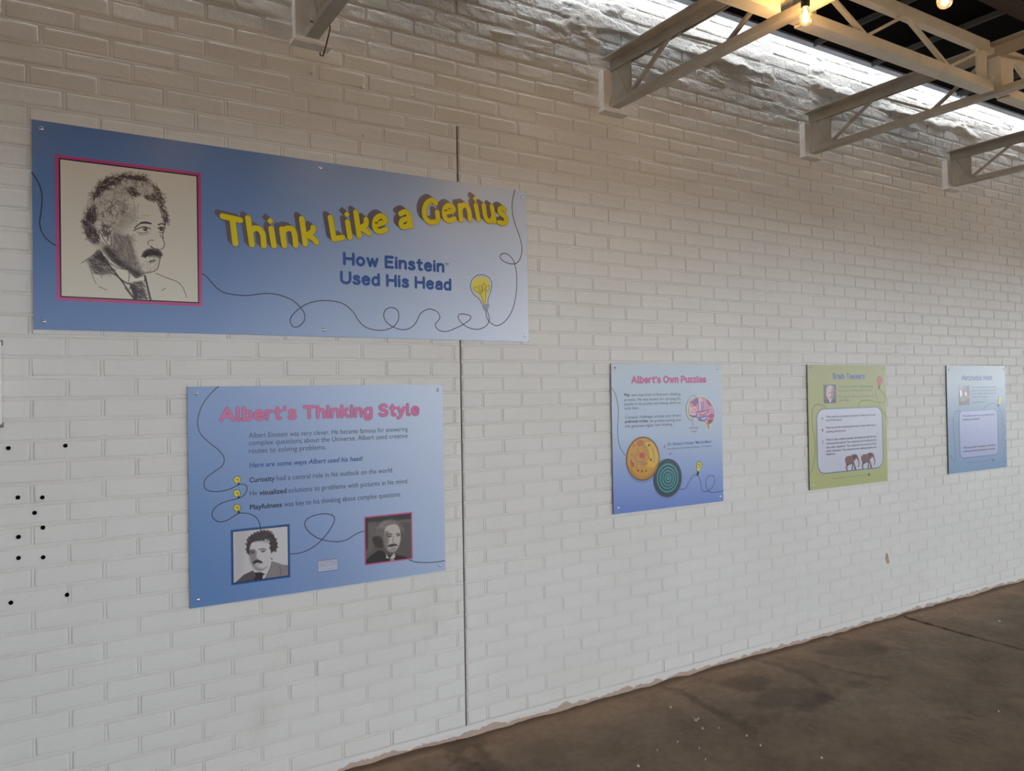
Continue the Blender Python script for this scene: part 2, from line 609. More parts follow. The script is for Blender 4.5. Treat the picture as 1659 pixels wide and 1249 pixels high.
def build_floor():
    x = np.concatenate([np.arange(.3, 7.4, .0125), np.arange(7.4, 14, .1)])
    y = np.concatenate([np.arange(-3.4, -2.0, .05), np.arange(-2.0, .021, .0125)])
    X, Y = np.meshgrid(x, y)
    n1 = fbm(X * 1.3, Y * 1.3, 101, 5)
    n2 = fbm(X * 7, Y * 7, 111, 5)
    n3 = fbm(X * 40, Y * 40, 121, 3)
    A, B, Cc = np.array((.255, .200, .150)), np.array((.295, .243, .190)), np.array((.33, .215, .135))
    k = sstep(.3, .7, n1)[..., None]
    col = A * (1 - k) + B * k
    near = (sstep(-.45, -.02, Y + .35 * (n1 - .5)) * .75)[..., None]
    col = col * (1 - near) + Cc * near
    col = col * (1 + (.55 * (n2 - .5) + .35 * (n3 - .5)))[..., None]
    c1, s1 = (560, 1040), 3.016
    c2, s2 = (1100, 930), 2.968

    def line(pts, o, s, w, colr, al):
        nonlocal col
        d = seg_dist(X, Y, fl(pts, o, s)) + 1.3 * w * (n2 - .5) + .6 * w * (n3 - .5)
        m = (al * (1 - sstep(w * .15, w, d)) * np.clip(.4 + n2, 0, 1))[..., None]
        col = col * (1 - m) + np.array(colr) * m
        return d
    dk = (.042, .032, .025)
    line([(520, 520), (600, 470), (650, 520), (740, 625)], c1, s1, .075, dk, .5)
    line([(560, 560), (640, 640)], c1, s1, .09, dk, .5)
    line([(-60, 545), (20, 560), (100, 620), (240, 685), (350, 745)], c2, s2, .04, dk, .42)
    line([(360, 410), (480, 435), (600, 480), (690, 540), (700, 600)], c2, s2, .05, dk, .32)
    line([(640, 420), (800, 465), (920, 488), (1010, 492)], c2, s2, .035, dk, .28)
    line([(350, 700), (600, 640), (760, 560), (860, 520)], c2, s2, .06, dk, .25)
    line([(1090, 205), (1300, 265), (1480, 315)], c2, s2, .022, (.025, .02, .017), .95)
    line([(1480, 315), (1560, 335), (1659, 362), (1800, 400)], c2, s2, .018, (.03, .024, .02), .75)
    line([(1320, 685), (1390, 692)], c2, s2, .05, (.06, .055, .055), .35)
    # inner worn patches
    for (px, py, rad, colr, al) in [((560, 590), None, .22, (.115, .092, .072), .5), ((840, 350), None, .25, (.115, .095, .078), .4), ((300, 520), None, .15, (.12, .082, .055), .5)]:
        q = at_z(c2[0] + px[0] / s2, c2[1] + px[1] / s2, 0)
        d = np.hypot((X - q.x), (Y - q.y) * 1.4) + .25 * (n2 - .5)
        m = (al * (1 - sstep(rad * .6, rad, d)))[..., None]
        col = col * (1 - m) + np.array(colr) * m
    # pale cement stain
    for (px, rad) in [((1000, 530), .10), ((1070, 515), .07), ((1200, 515), .11), ((1160, 495), .05), ((1190, 575), .04), ((1040, 545), .05)]:
        q = at_z(c1[0] + px[0] / s1, c1[1] + px[1] / s1, 0)
        d = np.hypot(X - q.x, Y - q.y) + .30 * rad * 4 * (n2 - .5) + .08 * (n3 - .5)
        m = (.55 * (1 - sstep(rad * .25, rad * .8, d)))[..., None]
        col = col * (1 - m) + np.array((.25, .195, .13)) * m
    # light scratches
    for pts in ([(760, 642), (830, 620)], [(1330, 372), (1400, 342)], [(920, 585), (990, 545)], [(1040, 492), (1100, 468)]):
        line(pts, c2, s2, .012, (.2, .17, .14), .5)
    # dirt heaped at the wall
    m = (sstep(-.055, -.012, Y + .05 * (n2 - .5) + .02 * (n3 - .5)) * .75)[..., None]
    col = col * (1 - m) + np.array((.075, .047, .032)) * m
    Z = .006 * (n1 - .5) + .004 * (n2 - .5) + .0015 * (n3 - .5) + .016 * sstep(-.06, 0, Y + .05 * (n2 - .5)) * n2 - .004
    crack = seg_dist(X, Y, fl([(1090, 205), (1300, 265), (1480, 315)], c2, s2))
    Z = Z - .012 * (1 - sstep(.004, .016, crack))
    ny, nx = X.shape
    V = np.stack([X, Y, Z], -1).reshape(-1, 3)
    i = np.arange(ny * nx).reshape(ny, nx)
    F = np.stack([i[:-1, :-1], i[:-1, 1:], i[1:, 1:], i[1:, :-1]], -1).reshape(-1, 4)
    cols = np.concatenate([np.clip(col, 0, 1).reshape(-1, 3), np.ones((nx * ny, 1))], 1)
    # surroundings: one slab to the sides and out of the open front, a hair lower
    ext = [(-9, -7, -.016), (22, -7, -.016), (22, .02, -.016), (-9, .02, -.016)]
    b = len(V)
    V = np.concatenate([V, np.array(ext)])
    cols = np.concatenate([cols, np.tile([.085, .066, .051, 1], (4, 1))])
    me = bpy.data.meshes.new('floor')
    me.from_pydata(V.tolist(), [], F.tolist() + [(b, b + 1, b + 2, b + 3)])
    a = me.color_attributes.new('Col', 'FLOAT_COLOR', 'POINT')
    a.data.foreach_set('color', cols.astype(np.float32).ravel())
    me.polygons.foreach_set('use_smooth', [True] * len(me.polygons))
    me.materials.append(FLOOR_M)
    o = bpy.data.objects.new('floor', me)
    link(o)
    tag(o, 'worn brown concrete floor along the brick wall', None, None, 'structure')
    return o


FLOOR = build_floor()
fleck_m = mat('white_fleck', (.55, .5, .44), .8)
for (a, b, o, s, r) in [(1428, 603, (560, 1040), 3.016, .012), (1622, 486, (560, 1040), 3.016, .005), (1522, 526, (560, 1040), 3.016, .005), (1588, 317, (560, 1040), 3.016, .008),
                        (80, 700, (1100, 930), 2.968, .013), (70, 692, (1100, 930), 2.968, .006), (92, 693, (1100, 930), 2.968, .007), (112, 740, (1100, 930), 2.968, .007), (193, 738, (1100, 930), 2.968, .006), (325, 775, (1100, 930), 2.968, .008),
                        (392, 822, (1100, 930), 2.968, .007), (685, 881, (1100, 930), 2.968, .008), (128, 889, (1100, 930), 2.968, .005), (1330, 190, (1100, 930), 2.968, .010), (1540, 225, (1100, 930), 2.968, .012), (97, 836, (1100, 930), 2.968, .004), (1537, 658, (1100, 930), 2.968, .007)]:
    q = at_z(o[0] + a / s, o[1] + b / s, 0)
    n = 7
    r *= .72
    ring = [(q.x + r * (0.6 + .6 * random.random()) * math.cos(k * 2 * math.pi / n), q.y + r * (.6 + .6 * random.random()) * math.sin(k * 2 * math.pi / n), -.004) for k in range(n)]
    mb = MB()
    mb.add(ring + [(q.x + (x - q.x) * .6, q.y + (y - q.y) * .6, .0035) for x, y, z in ring], [tuple(range(n, 2 * n))] + [(k, (k + 1) % n, n + (k + 1) % n, n + k) for k in range(n)])
    mb.build('paint_fleck', fleck_m, FLOOR)

# ground outside the open front
mesh_obj('ground', [(-60, -80, -.05), (70, -80, -.05), (70, -6.9, -.05), (-60, -6.9, -.05)], [(0, 1, 2, 3)], mat('yard_ground', (.05, .042, .035), .9, noise=.2, scale=2))
tag(bpy.data.objects['ground'], 'bare yard outside the open front', None, None, 'structure')

# ------------------------------------------------------------------ roof
ROOF_Z, ROOF_EDGE = 3.415, -0.122
ROOF_FRONT = -6.6
deck_m = mat('deck_dark', (.004, .004, .0045), .9, spec=.05)
edge_m = mat('edge_zinc', (.42, .47, .55), .45, .3)
mb = MB()
mb.box(-6, 18, ROOF_FRONT, ROOF_EDGE, ROOF_Z, ROOF_Z + .03)
tag(mb.build('ceiling', [deck_m]), 'black underside of the shed roof', None, None, 'structure')
mb = MB()
mb.box(-6, 18, ROOF_EDGE - .001, ROOF_EDGE + .012, ROOF_Z - .012, ROOF_Z + .034)
mb.box(-6, 18, ROOF_EDGE - .03, ROOF_EDGE + .0, ROOF_Z - .012, ROOF_Z)
tag(mb.build('trim_1', [edge_m]), 'grey metal edge of the roof deck beside the daylight slot', None, None, 'structure')
mb = MB()
mb.box(-6, 18, ROOF_FRONT - .1, ROOF_FRONT + .1, 2.29, ROOF_Z + .1)
tag(mb.build('wall_front', [mat('front_header', (.10, .09, .08), .8)]), 'header beam over the open front', None, None, 'structure')
mb = MB()
mb.box(-4.2, -4.0, ROOF_FRONT, .0, -.1, ROOF_Z)
tag(mb.build('wall_left', [mat('side_wall', (.45, .42, .38), .8)]), 'end wall to the left', None, None, 'structure')

steel = mat('cream_steel', (.47, .435, .375), .5, noise=.10, scale=14, bump=.08, bscale=60)
truss_steel = mat('cream_truss', (.70, .66, .56), .5, noise=.08, scale=12, bump=.08, bscale=60)
rust_m = mat('rust', (.12, .06, .03), .85, noise=.4, scale=60)

batten_m = mat('batten_grey', (.13, .13, .135), .6)
for i, (px, py, w) in enumerate([(1255, 42, .03), (1336, 62, .034), (1424, 98, .03), (1500, 128, .03), (1568, 145, .018), (1577, 145, .018)]):
    x = at_z(px, py, ROOF_Z - .01).x
    w *= .6
    mb = MB()
    mb.box(x - w / 2, x + w / 2, -4.2, ROOF_EDGE - .03, ROOF_Z - .008, ROOF_Z)
    mb.box(x - .004, x + .004, -4.2, ROOF_EDGE - .03, ROOF_Z - .03, ROOF_Z - .008)
    # each rib sits under the deck
    o = mb.build('deck_rib', [batten_m])
    place = ['just right of the lit bulb', 'second right of the lit bulb', 'crossing behind the middle of the cross truss',
             'left of the second whole joist', 'first of a close pair by the second joist', 'second of a close pair by the second joist'][i]
    tag(o, 'thin grey rib under the black roof, ' + place, 'roof rib', 'ribs under the roof deck')
mb = MB()
mb.box(-2, 8.2, -1.33, -1.24, 3.062, ROOF_Z - .031)
o = mb.build('roof_purlin', [mat('dark_timber', (.020, .014, .010), .7, noise=.4, scale=8)])
tag(o, 'dark brown timber purlin running over the joists beneath the black roof', 'roof beam')

ZB, ZT = 2.826, 3.058          # underside of bottom chord, top of top chord
CHW, GAP, TH = .050, .014, .006
GAPB = 0.0


def angle_pair(mb, axis, c, a, b, z, top, leg=.05, wid=CHW):
    """double angle running along axis ('x' or 'y') centred on c, legs out at the top (top=True) or at the bottom"""
    g = (GAP if top else GAPB) / 2
    for s in (-1, 1):
        h0, h1 = sorted((c + s * g, c + s * (g + wid)))
        v0, v1 = sorted((c + s * g, c + s * (g + TH))) if top else sorted((c + s * (g + wid - TH), c + s * (g + wid)))
        zh = (z - TH, z) if top else (z, z + TH)
        zv = (z - leg, z - TH) if top else (z + TH, z + leg)
        if axis == 'y':
            mb.box(h0, h1, a, b, *zh)
            mb.box(v0, v1, a, b, *zv)
        else:
            mb.box(a, b, h0, h1, *zh)
            mb.box(a, b, v0, v1, *zv)


def web(parent, axis, c, nodes, w=.022, m=None):
    for (p, q) in zip(nodes[:-1], nodes[1:]):
        mb = MB()
        A, B = ((c, p[0], p[1]), (c, q[0], q[1])) if axis == 'y' else ((p[0], c, p[1]), (q[0], c, q[1]))
        mb.bar(A, B, .012, w, 0, (1, 0, 0) if axis == 'y' else (0, 1, 0))
        mb.build('web_bar', m or steel, parent)


def joist(x, label, far=-3.6):
    root = empty('roof_joist', (x, 0, 0), label, 'joist', 'steel joists bearing on the brick wall')
    mb = MB()
    angle_pair(mb, 'y', 0, far, -.03, ZT, True, .052, .056)
    mb.build('top_chord', steel, root)
    mb = MB()
    angle_pair(mb, 'y', 0, far, -.045, ZB, False, .028, .026)
    mb.build('bottom_chord', steel, root)
    zb, zt = ZB + .025, ZT - .03
    nodes = [(-.05, zt), (-.15, zb)]
    d, up = -.15, True
    while d > far + .3:
        d -= .298
        nodes.append((d, zt if up else zb))
        up = not up
    web(root, 'y', 0, nodes, .018)
    mb = MB()
    mb.box(-.005, .005, -.165, -.036, ZB + .008, ZT - .008)
    mb.build('gusset_plate', steel, root)
    mb = MB()
    # channel stub let into the brick: web towards the room, two flanges back to the wall
    mb.box(-.063, -.055, -.036, .02, 2.809, 3.0, bev=.002)
    mb.box(.055, .063, -.036, .02, 2.809, 3.0, bev=.002)
    mb.box(-.0625, .0625, -.040, -.030, 2.8095, 2.9995, bev=.002)
    mb.box(-.075, .075, -.06, .02, 2.798, 2.810, bev=.002)
    mb.build('bearing_stub', mat('pale_steel', (.80, .78, .75), .5, noise=.08, scale=20), root)
    return root


XS = [.908, 2.387, 3.865, 5.355]
joist(XS[0], 'steel joist end above the big blue banner, cut by the top of the photo')
joist(XS[1], 'largest cream steel joist, reaching from the wall to the lit bulb')
joist(XS[2], 'second cream steel joist from the wall, ending at the cross truss corner')
joist(XS[3], 'far steel joist at the right edge, above the last blue panel')


def truss(x0, x1, label, y=-1.05):
    root = empty('cross_truss', (x0, y, 0), label, 'truss', 'cross trusses between the joists')
    n = x1 - x0
    mb = MB()
    angle_pair(mb, 'x', 0, 0, n, ZT - .046, False, .050, .018)
    mb.build('top_chord', truss_steel, root)
    mb = MB()
    angle_pair(mb, 'x', 0, 0, n, ZB, False, .042, .030)
    mb.build('bottom_chord', truss_steel, root)
    zb, zt = ZB + .05, ZT - .03
    nodes = [(.03, zb + .03), (.06, zt)]
    d, up = .10, True
    nodes = [(.08, zt), (.40, zb), (.68, zt), (1.0, zb), (n - .05, zt - .02)]
    web(root, 'x', 0, nodes, .020, truss_steel)
    for a in (.005, n - .085):
        mb = MB()
        mb.box(a, a + .08, -.006, .006, ZB + .012, ZT)
        mb.build('end_plate', truss_steel, root)
    return root


truss(XS[0] + .075, XS[1] - .075, 'cross truss left of the lit bulb, its end in the top edge of the photo')
truss(XS[1] + .075, XS[2] - .075, 'cream cross truss of bars between the lit bulb and the corner at right')
truss(XS[2] + .075, XS[3] - .075, 'cross truss leaving the right edge of the photo past the corner post')
# splice posts where trusses meet a joist
for i in (1, 2):
    mb = MB()
    mb.box(-.006, .074, -.03, .03, ZB + .008, ZT + .004, bev=.003)
    mb.box(-.074, -.04, -.02, .02, ZB + .05, ZB + .075)
    mb.box(-.074, -.04, -.02, .02, ZT - .05, ZT - .025)
    o = mb.build('splice_post', truss_steel, loc=(XS[i], -1.05, 0))
    tag(o, ['steel splice post above the lit bulb at the top edge', 'cream steel corner post joining the truss and the second joist'][i - 1], 'post', 'posts joining trusses and joists')

# rusty wire hook under the left joist
mb = MB()
pp = [(503, 34), (513, 38), (527, 40), (535, 42), (534, 50), (530, 66), (526, 83), (523, 91), (519, 90), (518.5, 85)]
mb.tube([at_y(a, b, -.15 + .004 * (k % 3)) for k, (a, b) in enumerate(pp)], .0028, 6)
o = mb.build('wire_hook', [rust_m], None, True)
tag(o, 'bent rusty wire hook hanging from the joist end above the banner', 'hook')

# ------------------------------------------------------------------ festoon bulbs
m_glass, t, p = new_mat('bulb_glass')
for n in list(t.nodes):
    if n.type != 'OUTPUT_MATERIAL':
        t.nodes.remove(n)
tr = t.nodes.new('ShaderNodeBsdfTransparent')
tr.inputs['Color'].default_value = (1, .93, .80, 1)
gl = t.nodes.new('ShaderNodeBsdfGlossy')
gl.inputs['Roughness'].default_value = .03
em = t.nodes.new('ShaderNodeEmission')
em.inputs['Color'].default_value = (1, .50, .16, 1)
em.inputs['Strength'].default_value = .75
mx, lw, adx = t.nodes.new('ShaderNodeMixShader'), t.nodes.new('ShaderNodeLayerWeight'), t.nodes.new('ShaderNodeAddShader')
lw.inputs['Blend'].default_value = .25
t.links.new(lw.outputs['Fresnel'], mx.inputs[0])
t.links.new(tr.outputs[0], mx.inputs[1])
t.links.new(gl.outputs[0], mx.inputs[2])
t.links.new(mx.outputs[0], adx.inputs[0])
t.links.new(em.outputs[0], adx.inputs[1])
t.links.new(adx.outputs[0], t.nodes['Material Output'].inputs[0])
m_fil, t, p = new_mat('filament_glow')
p.inputs['Base Color'].default_value = (1, .7, .3, 1)
p.inputs['Emission Color'].default_value = (1, .62, .25, 1)
p.inputs['Emission Strength'].default_value = 120
black_m = mat('black_rubber', (.012, .011, .010), .5)


def bulb(loc, label, power=BULB_W):
    root = empty('light_bulb', loc, label, 'light bulb' if label else None, 'warm bulbs of the festoon string' if label else None)
    MB().lathe([(.0115, .034), (.012, .026), (.0165, .014), (.0215, .002), (.0225, -.010), (.0205, -.020), (.015, -.028), (.007, -.0325), (.001, -.034)], n=24).build('glass', m_glass, root, True)
    mb = MB()
    for a in range(6):
        an = a * math.pi / 3
        mb.tube([(.0035 * math.cos(an), .0035 * math.sin(an), .026), (.009 * math.cos(an), .009 * math.sin(an), -.018)], .0014, 5)
    mb.build('filament', m_fil, root)
    MB().lathe([(.013, .030), (.0145, .032), (.0155, .05), (.0155, .075), (.012, .085), (.006, .09)], n=16).build('socket', black_m, root, True)
    ld = bpy.data.lights.new('bulb_light', 'POINT')
    ld.energy = power
    ld.color = (1, .61, .25)
    ld.shadow_soft_size = .012
    lo = bpy.data.objects.new('bulb_light', ld)
    lo.location = (0, 0, -.006)
    link(lo, root)
    return root


B1 = at_y(1305, 26, -1.19)
d = ray(1530.5, -4)
B2 = CAM + d * (2.33 / d.dot(FW))
bulb(B1, 'lit amber bulb hanging in front of the joist at the top of the photo', 4.5)
bulb(B2, 'lit amber bulb cut off by the top edge at right, before the black roof', 4.5)
mb = MB()
c0, c1 = B1 + Vector((0, 0, .096)), B2 + Vector((0, 0, .103))
path = []
for k in range(17):
    t_ = k / 16
    q = c0.lerp(c1, t_)
    q.z -= .012 * 4 * t_ * (1 - t_)
    path.append(q)
e2 = c1 + (c1 - c0)
for k in range(1, 17):
    t_ = k / 16
    q = c1.lerp(e2, t_)
    q.z -= .012 * 4 * t_ * (1 - t_)
    path.append(q)
mb.tube(path, .0042, 8)
o = mb.build('string_cable', black_m, None, True)
tag(o, 'black festoon cable strung between the two lit bulbs', 'cable')


# more festoon strings, added outside this view to warm the wall and trusses
def festoon(label, pts):
    root = empty('added_string_lights', pts[0], label, 'string lights', 'unseen festoon strings added for warm light')
    p0 = Vector(pts[0])
    path = []
    for a_, b_ in zip(pts[:-1], pts[1:]):
        for k in range(8):
            q_ = Vector(a_).lerp(Vector(b_), k / 8) - p0
            q_.z -= .02 * 4 * k / 8 * (1 - k / 8)
            path.append(q_ + Vector((0, 0, .0955)))
    path.append(Vector(pts[-1]) - p0 + Vector((0, 0, .0955)))
    cb_ = MB()
    cb_.tube(path, .0042, 8)
    cb_.build('cable', black_m, root, True)
    for p_ in pts:
        lamp(p_, root, p0)
    return root


def lamp(p_, root, p0):
    o_ = bulb(p_, None)
    o_.parent = root
    o_.location = Vector(p_) - p0


festoon('unseen festoon string added at the left, above the banner, for warm light', [(1.30, -1.35, 2.78), (.6, -1.35, 2.77), (-.1, -1.35, 2.77), (-.8, -1.35, 2.77), (-1.5, -1.35, 2.77)])
festoon('unseen festoon string added at the right, past the corner post, for warm light', [(3.45, -1.62, 2.75), (4.15, -1.48, 2.76), (4.85, -1.34, 2.76), (5.55, -1.2, 2.76), (6.25, -1.2, 2.76), (6.95, -1.2, 2.76), (7.65, -1.2, 2.76)])

# ------------------------------------------------------------------ printed panels
FONT_CACHE = {}


def text_geo(s, bold=0.0, shear=0.0):
    key = (s, bold, shear)
    if key in FONT_CACHE:
        return FONT_CACHE[key]
    cu = bpy.data.curves.new('lettering', 'FONT')
    cu.body = s
    cu.size = 1.0
    cu.offset = bold
    cu.shear = shear
    cu.resolution_u = 3
    cu.fill_mode = 'FRONT'
    ob = bpy.data.objects.new('lettering', cu)
    COL.objects.link(ob)
    dg = bpy.context.evaluated_depsgraph_get()
    dg.update()
    me = bpy.data.meshes.new_from_object(ob.evaluated_get(dg))
    V = np.array([v.co[:2] for v in me.vertices]).reshape(-1, 2)
    F = [tuple(q.vertices) for q in me.polygons]
    bpy.data.objects.remove(ob)
    bpy.data.curves.remove(cu)
    bpy.data.meshes.remove(me)
    FONT_CACHE[key] = (V, F)
    return V, F


def catmull(pts, n=7, closed=False):
    P = [np.array(p, float) for p in pts]
    if len(P) < 3:
        return P
    out = []
    m = len(P)
    rng_ = range(m if closed else m - 1)
    for i in rng_:
        if closed:
            a, b, c, d_ = P[(i - 1) % m], P[i], P[(i + 1) % m], P[(i + 2) % m]
        else:
            a, b, c, d_ = P[max(i - 1, 0)], P[i], P[i + 1], P[min(i + 2, m - 1)]
        for k in range(n):
            t_ = k / n
            out.append(.5 * ((2 * b) + (-a + c) * t_ + (2 * a - 5 * b + 4 * c - d_) * t_ ** 2 + (-a + 3 * b - 3 * c + d_) * t_ ** 3))
    if not closed:
        out.append(P[-1])
    return out


def _loop(w, h, x=0.0, y=0.0):
    return [(x + w / 2 + w / 2 * math.cos(a), y + h / 2 + h / 2 * math.sin(a)) for a in [math.radians(90 + k * 30) for k in range(13)]]


_bowl = [(.44, .45), (.38, .62), (.22, .70), (.07, .60), (0, .38), (.02, .15), (.14, 0), (.32, .02), (.44, .2)]
STROKES = {
    'A': (.72, [[(0, 0), (.36, 1)], [(.36, 1), (.72, 0)], [(.13, .33), (.59, .33)]]),
    'B': (.54, [[(0, 0), (0, 1)], [(0, 1), (.3, 1), (.47, .88), (.46, .66), (.3, .54), (0, .54)], [(.28, .54), (.5, .43), (.54, .18), (.34, 0), (0, 0)]]),
    'E': (.48, [[(0, 0), (0, 1)], [(0, 1), (.48, 1)], [(0, .52), (.42, .52)], [(0, 0), (.48, 0)]]),
    'H': (.62, [[(0, 0), (0, 1)], [(.62, 0), (.62, 1)], [(0, .52), (.62, .52)]]),
    'M': (.80, [[(0, 0), (.06, 1)], [(.06, 1), (.4, .25)], [(.4, .25), (.74, 1)], [(.74, 1), (.8, 0)]]),
    'O': (.74, [_loop(.74, 1)]),
    'P': (.52, [[(0, 0), (0, 1)], [(0, 1), (.32, 1), (.51, .86), (.5, .6), (.32, .45), (0, .45)]]),
    'S': (.54, [[(.5, .86), (.36, .99), (.16, .97), (.03, .82), (.08, .62), (.3, .5), (.5, .36), (.52, .14), (.34, 0), (.12, .02), (0, .14)]]),
    'T': (.62, [[(0, 1), (.62, 1)], [(.31, 1), (.31, 0)]]),
    'U': (.60, [[(0, 1), (0, .32), (.1, .06), (.3, -.01), (.5, .06), (.6, .32), (.6, 1)]]),
    'a': (.42, [[(.04, .58), (.18, .70), (.36, .66), (.42, .5), (.42, 0)], [(.42, .41), (.2, .4), (.02, .27), (.04, .06), (.2, -.01), (.36, .08), (.42, .2)]]),
    'b': (.46, [[(0, 1), (0, 0)], [(.46 - x, y) for x, y in [(.46, .45)] + _bowl[1:-1] + [(.46, .2)]]]),
    'c': (.42, [[(.4, .58), (.26, .70), (.1, .64), (0, .42), (.02, .18), (.14, .01), (.3, 0), (.42, .1)]]),
    'd': (.44, [[(.44, 1), (.44, 0)], _bowl]),
    'e': (.44, [[(.02, .38), (.24, .38), (.44, .39), (.41, .57), (.27, .70), (.12, .66), (.01, .48), (.01, .22), (.12, .02), (.28, -.01), (.43, .1)]]),
    'g': (.44, [[(.44, .70), (.44, .1), (.42, -.14), (.3, -.28), (.14, -.29), (.02, -.2)], _bowl]),
    'h': (.42, [[(0, 1), (0, 0)], [(0, .45), (.12, .66), (.28, .70), (.4, .6), (.42, .42), (.42, 0)]]),
    'i': (.0, [[(0, .68), (0, 0)], [(0, .955), (0, .965)]]),
    'k': (.42, [[(0, 1), (0, 0)], [(.38, .70), (.02, .32)], [(.12, .4), (.42, 0)]]),
    'l': (.10, [[(0, 1), (0, .12), (.05, .01), (.13, 0)]]),
    'n': (.42, [[(0, .70), (0, 0)], [(0, .45), (.12, .66), (.28, .70), (.4, .6), (.42, .42), (.42, 0)]]),
    'o': (.47, [_loop(.47, .70)]),
    'r': (.26, [[(0, .70), (0, 0)], [(0, .42), (.1, .62), (.26, .69)]]),
    's': (.37, [[(.36, .6), (.22, .70), (.06, .64), (.05, .48), (.2, .37), (.36, .26), (.37, .08), (.22, -.01), (.06, .02), (0, .1)]]),
    't': (.32, [[(.14, .95), (.14, .16), (.19, .02), (.32, .02)], [(0, .68), (.32, .68)]]),
    'u': (.42, [[(0, .70), (0, .26), (.06, .05), (.2, 0), (.34, .08), (.42, .26)], [(.42, .70), (.42, 0)]]),
    'w': (.68, [[(0, .70), (.17, 0)], [(.17, 0), (.34, .66)], [(.34, .66), (.51, 0)], [(.51, 0), (.68, .70)]]),
    'y': (.42, [[(0, .70), (.21, .04)], [(.42, .70), (.21, .04), (.12, -.18), (.02, -.28), (-.06, -.28)]]),
    'z': (.40, [[(.02, .68), (.38, .68)], [(.38, .68), (0, .02)], [(0, .02), (.4, .02)]]),
    "'": (.03, [[(.03, 1), (0, .80)]]),
    ' ': (.10, []),
}


class Panel:
    def __init__(s, name, label, corners, group=None, grad=None, rough=.28, spec=.35):
        c = [at_y(a, b, FACE) for a, b in corners]      # TL TR BL BR
        s.x0, s.x1 = (c[0].x + c[2].x) / 2, (c[1].x + c[3].x) / 2
        s.z1, s.z0 = (c[0].z + c[1].z) / 2, (c[2].z + c[3].z) / 2
        s.w, s.h = s.x1 - s.x0, s.z1 - s.z0
        s.root = empty(name, (s.x0, 0, s.z0), label, 'sign', group)
        s.o, s.sc = (0, 0), 1.0
        m, t, p = new_mat(name + '_face')
        tc = t.nodes.new('ShaderNodeTexCoord')
        mp = t.nodes.new('ShaderNodeVectorMath')
        mp.operation = 'DOT_PRODUCT'
        gx, gz, g0, stops = grad
        mp.inputs[1].default_value = (gx / s.w, 0, gz / s.h)
        t.links.new(tc.outputs['Object'], mp.inputs[0])
        ad = t.nodes.new('ShaderNodeMath')
        ad.inputs[1].default_value = g0
        t.links.new(mp.outputs['Value'], ad.inputs[0])
        r = t.nodes.new('ShaderNodeValToRGB')
        for i, (pos, cc) in enumerate(stops):
            el = r.color_ramp.elements[i] if i < 2 else r.color_ramp.elements.new(pos)
            el.position = pos
            el.color = (*srgb(*cc), 1)
        t.links.new(ad.outputs[0], r.inputs['Fac'])
        t.links.new(r.outputs['Color'], p.inputs['Base Color'])
        p.inputs['Roughness'].default_value = rough
        p.inputs['Specular IOR Level'].default_value = spec
        mb = MB()
        bt = -FACE - .0035
        mb.box(0, s.w, FACE + .0006, -bt, 0, s.h, 1)
        # face with softly rounded corners
        rad = .006
        ring = []
        for cx, cz, a0 in ((s.w - rad, s.h - rad, 0), (rad, s.h - rad, 90), (rad, rad, 180), (s.w - rad, rad, 270)):
            for k in range(5):
                an = math.radians(a0 + k * 22.5)
                ring.append((cx + rad * math.cos(an), FACE, cz + rad * math.sin(an)))
        n = len(ring)
        mb.add(ring + [(x, FACE + .0008, z) for x, y, z in ring], [tuple(range(n))], 0)
        mb.add(ring + [(x, FACE + .0008, z) for x, y, z in ring], [((i + 1) % n, i, n + i, n + (i + 1) % n) for i in range(n)], 1)
        mb.build('board', [m, mat('board_edge', (.06, .06, .065), .5)], s.root)
        s.begin()

    def view(s, o, sc):
        s.o, s.sc = o, sc

    def L(s, a, b):
        q = at_y(s.o[0] + a / s.sc, s.o[1] + b / s.sc, FACE)
        return np.array((q.x - s.x0, q.z - s.z0))

    def begin(s):
        s.v, s.f, s.mi, s.mats, s.lay, s.cnt = [], [], [], [], 1, 0

    def _m(s, m):
        if m not in s.mats:
            s.mats.append(m)
        return s.mats.index(m)

    def tri(s, pts, faces, m):
        b = len(s.v)
        s.cnt += 1
        y = FACE - .0005 * s.lay - 2.5e-6 * s.cnt
        s.v += [(q[0], y, q[1]) for q in pts]
        s.f += [tuple(i + b for i in f) for f in faces]
        s.mi += [s._m(m)] * len(faces)

    def polyL(s, P, m):
        fs = tessellate_polygon([[Vector((q[0], q[1], 0)) for q in P]])
        # keep every face towards the room
        out = []
        for f in fs:
            a, b, c = (P[i] for i in f)
            cr = (b[0] - a[0]) * (c[1] - a[1]) - (b[1] - a[1]) * (c[0] - a[0])
            out.append(tuple(f) if cr > 0 else tuple(reversed(f)))
        s.tri(P, out, m)

    def poly(s, pts, m, smooth=0):
        P = [s.L(*q) for q in pts]
        if smooth:
            P = catmull(P, smooth, True)
        s.polyL(P, m)

    def strokeL(s, P, w, m, closed=False, caps=True):
        P = [np.array(q) for q in P]
        if closed:
            P = P + [P[0]]
        n = len(P)
        V, F = [], []
        for i in range(n):
            if closed:
                d_ = P[1] - P[-2] if i in (0, n - 1) else P[i + 1] - P[i - 1]
            else:
                d_ = P[min(i + 1, n - 1)] - P[max(i - 1, 0)]
            l = np.hypot(*d_) or 1e-9
            nrm = np.array((-d_[1], d_[0])) / l * w / 2
            V += [P[i] + nrm, P[i] - nrm]
            if i:
                F.append((2 * i - 2, 2 * i - 1, 2 * i + 1, 2 * i))
        s.tri(V, F, m)
        if caps and not closed:
            for e in (P[0], P[-1]):
                s.disc(e, w / 2, m)

    def disc(s, c, r, m, n=12, rz=None):
        rz = rz or r
        s.tri([(c[0] + r * math.cos(k * 2 * math.pi / n), c[1] + rz * math.sin(k * 2 * math.pi / n)) for k in range(n)], [tuple(range(n))], m)

